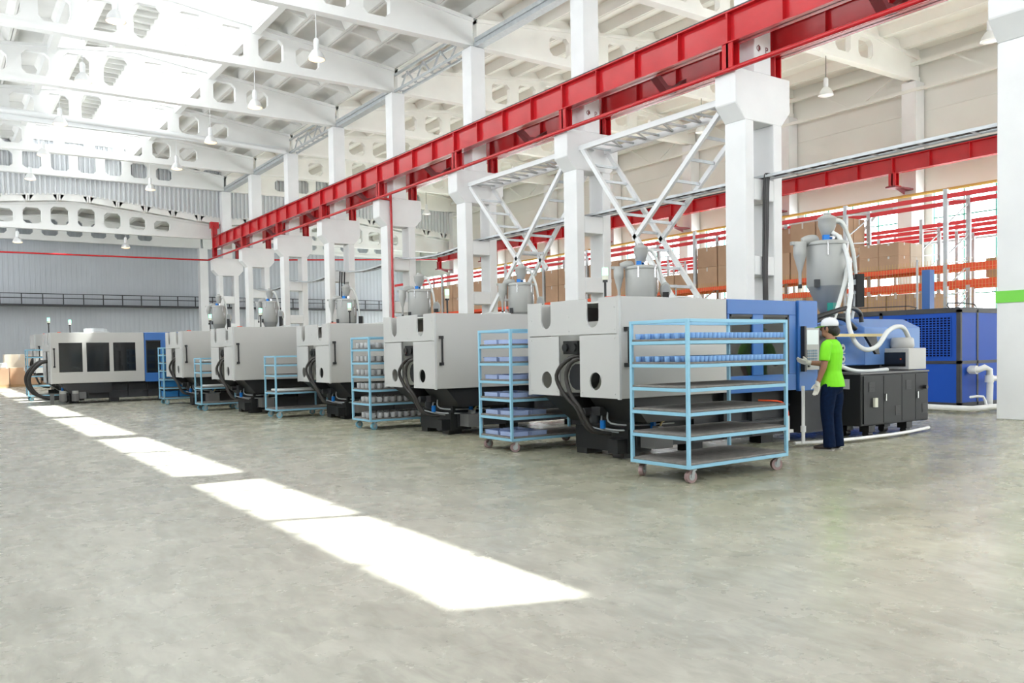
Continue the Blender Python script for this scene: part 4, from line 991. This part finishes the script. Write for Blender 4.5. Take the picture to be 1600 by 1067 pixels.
# pallets under the lower cartons
# fence
e = thing('mesh_fence', 'fine wire mesh fence with yellow wires in front of the front rack', 'fence', (19.7, 8, 0))
mb = MB(); y = 6.0
while y < 22: mb.box(19.697, y-.0025, .1, 19.703, y+.0025, 3.3); y += .075
z = .2
while z < 3.35: mb.box(19.698, 6, z-.0025, 19.702, 22, z+.0025); z += .2
mb.build('wire_mesh', 'yellow', e)
mb = MB()
y = 6
while y < 22.5: mb.box(19.69, y-.02, 0, 19.73, y+.02, 3.35); y += 2.68
mb.build('posts', 'galv', e)
# far-left pallets of cartons
for k, (x, y, z, dx, dy, dz, m, lb) in enumerate(((2.35, 46.6, .12, 1.2, .9, .78, 'box', 'brown carton on a pallet at the far left wall, leftmost'), (3.65, 47.2, .12, 1.2, .9, .80, 'box', 'brown carton on a pallet at the far left, second from left'), (4.9, 47.6, .12, 1.0, .9, .7, 'box', 'brown carton on a pallet at the far left, behind the trolley'), (3.6, 49.2, .12, 1.3, .9, 1.45, 'boxl', 'taller pale carton behind the far-left pallets'))):
    carton(x, y, z, dx, dy, dz, m, lb)
    mb = MB(); mb.box(x-dx/2, y-dy/2, .09, x+dx/2, y+dy/2, .12)
    for q in (-1, 0, 1): mb.box(x-dx/2, y+q*(dy/2-.05)-.05, 0, x+dx/2, y+q*(dy/2-.05)+.05, .09)
    tag(mb.build('pallet', 'wood'), 'wooden pallet under the ' + lb.split(',')[0].replace(' on a pallet', '') + ', number %s from the left' % ('one', 'two', 'three', 'four')[k], 'pallet')
mb = MB(); mb.box(2.3, 46.3, .90, 3.0, 47.0, 1.10) if False else None
mb = MB(); mb.box(1.85, 46.2, .905, 2.9, 46.95, 1.16); tag(bevel(mb.build('wrapped_bundle', 'wsteel'), .05, 3), 'white plastic-wrapped bundle on top of the leftmost far carton', 'bundle')
# ------------------------------------------------------------------ worker
def remesh(o, v, smooth_it=4):
    r = o.modifiers.new('remesh', 'REMESH'); r.mode = 'VOXEL'; r.voxel_size = v; r.use_smooth_shade = True
    s_ = o.modifiers.new('smooth', 'SMOOTH'); s_.factor = .5; s_.iterations = smooth_it
def loft(mb, rings, n=20):
    """rings: (cx, cy, cz, rx(lateral), ry(forward)) stacked; elliptical sections"""
    vs = []
    for cx, cy, cz, rx, ry in rings:
        for i in range(n):
            t = 2*PI*i/n; vs.append((cx+rx*math.cos(t), cy+ry*math.sin(t), cz))
    m = len(rings)
    mb.add(vs, [(k*n+i, k*n+(i+1) % n, (k+1)*n+(i+1) % n, (k+1)*n+i) for k in range(m-1) for i in range(n)], True)
    mb.add(vs[:n], [tuple(range(n))[::-1]]); mb.add(vs[-n:], [tuple(range(n))])
def ball(mb, c, rx, ry, rz, n=16, k=10):
    pr = []
    vs = []; 
    for j in range(k+1):
        ph = -PI/2+PI*j/k
        for i in range(n):
            t = 2*PI*i/n; vs.append((c[0]+rx*max(.02, math.cos(ph))*math.cos(t), c[1]+ry*max(.02, math.cos(ph))*math.sin(t), c[2]+rz*math.sin(ph)))
    mb.add(vs, [(j*n+i, j*n+(i+1) % n, (j+1)*n+(i+1) % n, (j+1)*n+i) for j in range(k) for i in range(n)], True)
    mb.add(vs[:n], [tuple(range(n))[::-1]]); mb.add(vs[-n:], [tuple(range(n))])
# local frame: +y forward, -x his left, z up; height 1.70
P_ = thing('person', 'worker in lime green shirt, navy trousers and white cap standing at the machine panel', 'person', (0, 0, 0))
body = MB()
ball(body, (0, .035, 1.545), .074, .092, .105); ball(body, (0, .055, 1.475), .055, .070, .060)       # skull, jaw
body.cyl((0, .0, 1.34), (0, .025, 1.47), .056, .052, 14)
# face
ball(body, (0, .13, 1.525), .011, .022, .022); ball(body, (0, .122, 1.545), .010, .012, .03); ball(body, (0, .112, 1.487), .024, .016, .010); ball(body, (0, .104, 1.453), .025, .022, .020)
ball(body, (-.03, .110, 1.56), .02, .014, .009); ball(body, (.03, .110, 1.56), .02, .014, .009)
for s2 in (-1, 1): ball(body, (s2*.076, .03, 1.525), .009, .020, .032)
loft(body, [(0, 0, .80, .12, .09), (0, 0, 1.0, .13, .09), (0, 0, 1.25, .15, .10), (0, 0, 1.36, .10, .07)])
# legs (under trousers)
for s2 in (-1, 1): body.tube([(s2*.09, 0, .88), (s2*.095, .01, .48), (s2*.095, -.01, .10)], .06, 10, 4, rad=[.075, .05, .035])
# left arm hanging, slightly forward (his left = -x)
LS, LE, LW = (-.185, -.0, 1.315), (-.225, .02, 1.06), (-.20, .105, .845)
RS, RE, RW = (.18, .02, 1.315), (.20, .13, 1.09), (.10, .335, 1.10)
body.tube([LS, (-.21, .005, 1.2), LE, (-.218, .055, .97), LW], .04, 12, 4, rad=[.052, .046, .039, .036, .027])
body.tube([RS, (.195, .07, 1.2), RE, (.16, .225, 1.09), RW], .04, 12, 4, rad=[.052, .046, .039, .036, .027])
ob = body.build('body', 'skin', P_, local=True); remesh(ob, .009, 3)
eyes = MB()
for s2 in (-1, 1): ball(eyes, (s2*.030, .118, 1.545), .013, .008, .007)
eyes.build('eyes', 'black', P_, local=True)
br = MB()
for s2 in (-1, 1): br.beam((s2*.014, .127, 1.566), (s2*.046, .115, 1.566), .008, .008)
br.build('eyebrows', 'hair', P_, local=True)
# hair: back of the head and sideburns below the cap
hr = MB(); ball(hr, (0, .005, 1.545), .083, .088, .095); ball(hr, (0, -.045, 1.50), .074, .058, .068)
for s2 in (-1, 1): ball(hr, (s2*.072, .055, 1.545), .012, .016, .04)
o = hr.build('hair', 'hair', P_, local=True); remesh(o, .008, 2)
# beard shadow
bd = MB(); ball(bd, (0, .072, 1.468), .052, .056, .040); o = bd.build('beard', 'hair', P_, local=True); o.hide_render = False; bpy.data.objects.remove(o)
# cap
cp = MB(); vs = []; n = 24
prof = [(.094, -.012), (.096, 0), (.095, .03), (.085, .06), (.062, .083), (.03, .095), (0, .098)]
for r_, z in prof:
    for i in range(n):
        t = 2*PI*i/n; vs.append((r_*.93*math.cos(t), .025+r_*1.13*math.sin(t), 1.575+z-.10*(0)*r_*math.sin(t)))
cp.add(vs, [(k*n+i, k*n+(i+1) % n, (k+1)*n+(i+1) % n, (k+1)*n+i) for k in range(len(prof)-1) for i in range(n)], True); cp.cyl((0, .025, 1.672), (0, .025, 1.679), .01, n=8)
cap_ = cp.build('cap', 'cap', P_, local=True); sl_ = cap_.modifiers.new('solid', 'SOLIDIFY'); sl_.thickness = .004
br = MB(); pts = []
m = 12
up = [(.082*math.cos(PI*i/m), .055+.160*math.sin(PI*i/m), 1.566-.018*math.sin(PI*i/m)) for i in range(m+1)]
lo = [(x, y, z-.006) for x, y, z in up]
br.add(up+lo, [tuple(range(m+1)), tuple(range(m+1, 2*m+2))[::-1]] + [(i, m+1+i, m+2+i, i+1) for i in range(m)] + [(m, 2*m+1, m+1, 0)])
o = br.build('cap_brim', mat('lime_cap_brim', (.20, .62, .03), .7), cap_, local=True); o['label'] = 'lime green brim'
# shirt
sh = MB()
loft(sh, [(0, -.008, .80, .172, .148), (0, -.004, .88, .168, .140), (0, 0, 1.0, .152, .110), (0, -.005, 1.12, .165, .115), (0, -.01, 1.23, .180, .120), (0, -.005, 1.32, .165, .105), (0, 0, 1.37, .10, .078), (0, .005, 1.395, .068, .066)])
sh.tube([(-.13, 0, 1.33), (-.19, .0, 1.31), (-.222, .006, 1.22), (-.232, .012, 1.13)], .06, 14, 4, rad=[.06, .068, .066, .064])
sh.tube([(.13, 0, 1.33), (.185, .02, 1.31), (.205, .05, 1.22), (.212, .085, 1.15)], .06, 14, 4, rad=[.06, .068, .066, .064])
o = sh.build('shirt', 'shirt', P_, local=True); remesh(o, .010, 3)
# trousers
tr_ = MB()
loft(tr_, [(0, 0, .78, .155, .118), (0, 0, .84, .150, .112), (0, 0, .895, .145, .105)])
for s2, fx in ((-1, .02), (1, -.02)):
    tr_.tube([(s2*.072, 0, .84), (s2*.085, fx, .66), (s2*.09, fx+.01, .46), (s2*.092, fx-.01, .26), (s2*.092, fx-.02, .04)], .08, 16, 5, rad=[.098, .095, .078, .070, .078])
ball(tr_, (0, -.045, .80), .135, .09, .10)
o = tr_.build('trousers', 'jeans', P_, local=True); remesh(o, .011, 3)
# shoes
for s2, fx in ((-1, .02), (1, -.02)):
    sm_ = MB(); ball(sm_, (s2*.095, fx+.0, .055), .042, .06, .045); ball(sm_, (s2*.10, fx+.10, .035), .044, .085, .032); ball(sm_, (s2*.096, fx+.04, .045), .042, .09, .038)
    o = sm_.build('shoe', 'shoe', P_, local=True); remesh(o, .008, 2)
    so2 = MB(); so2.prism([(s2*.095-.04, fx-.07), (s2*.095+.04, fx-.07), (s2*.10+.046, fx+.1), (s2*.10+.025, fx+.18), (s2*.10-.025, fx+.18), (s2*.10-.046, fx+.1)], 'z', 0, .016); so2.build('sole', 'sole', o, local=True)
# gloves with five fingers
def hand(name, W, d, side, curl, spread=.018, thumb=1):
    """W wrist, d pointing direction, side lateral (towards thumb)"""
    W = Vector(W); d = Vector(d).normalized(); side = Vector(side); side = (side-d*side.dot(d)).normalized(); nrm = d.cross(side)*thumb
    g = MB()
    g.tube([W-d*.035, W+d*.0, W+d*.03], .03, 12, 3, rad=[.034, .031, .032])
    for k in (-1.5, -.5, .5, 1.5):
        g.tube([W+d*.0+side*k*.009, W+d*.04+side*k*.017, W+d*.085+side*k*.019], .014, 10, 3, rad=[.018, .017, .014])
    for k, L in ((-1.5, .060), (-.5, .074), (.5, .080), (1.5, .072)):
        b0 = W+d*.083+side*k*.0195; c_ = curl
        p1 = b0+(d*math.cos(c_*.6)+nrm*math.sin(c_*.6))*L*.42; p2 = p1+(d*math.cos(c_*1.4)+nrm*math.sin(c_*1.4))*L*.33; p3 = p2+(d*math.cos(c_*2)+nrm*math.sin(c_*2))*L*.25
        g.tube([b0-d*.02, b0, p1, p2, p3], .009, 8, 3, rad=[.011, .0105, .0098, .009, .0078])
    t0 = W+d*.02+side*.026
    g.tube([t0-side*.01, t0, t0+d*.025+side*.022+nrm*.008, t0+d*.05+side*.03+nrm*.02, t0+d*.065+side*.028+nrm*.03], .011, 8, 3, rad=[.016, .015, .0125, .011, .009])
    o = g.build(name, 'glove', P_, local=True); remesh(o, .0055, 2)
hand('left_glove', LW, (.05, .18, -.95), (.25, .95, .1), .35, thumb=-1)
hand('right_glove', RW, (-.30, .80, .22), (-.6, -.2, .75), .30, thumb=1)
ang = math.atan2(.96, -.27)-PI/2
P_.rotation_euler = (0, 0, ang); P_.location = (9.36, 6.52, 0)
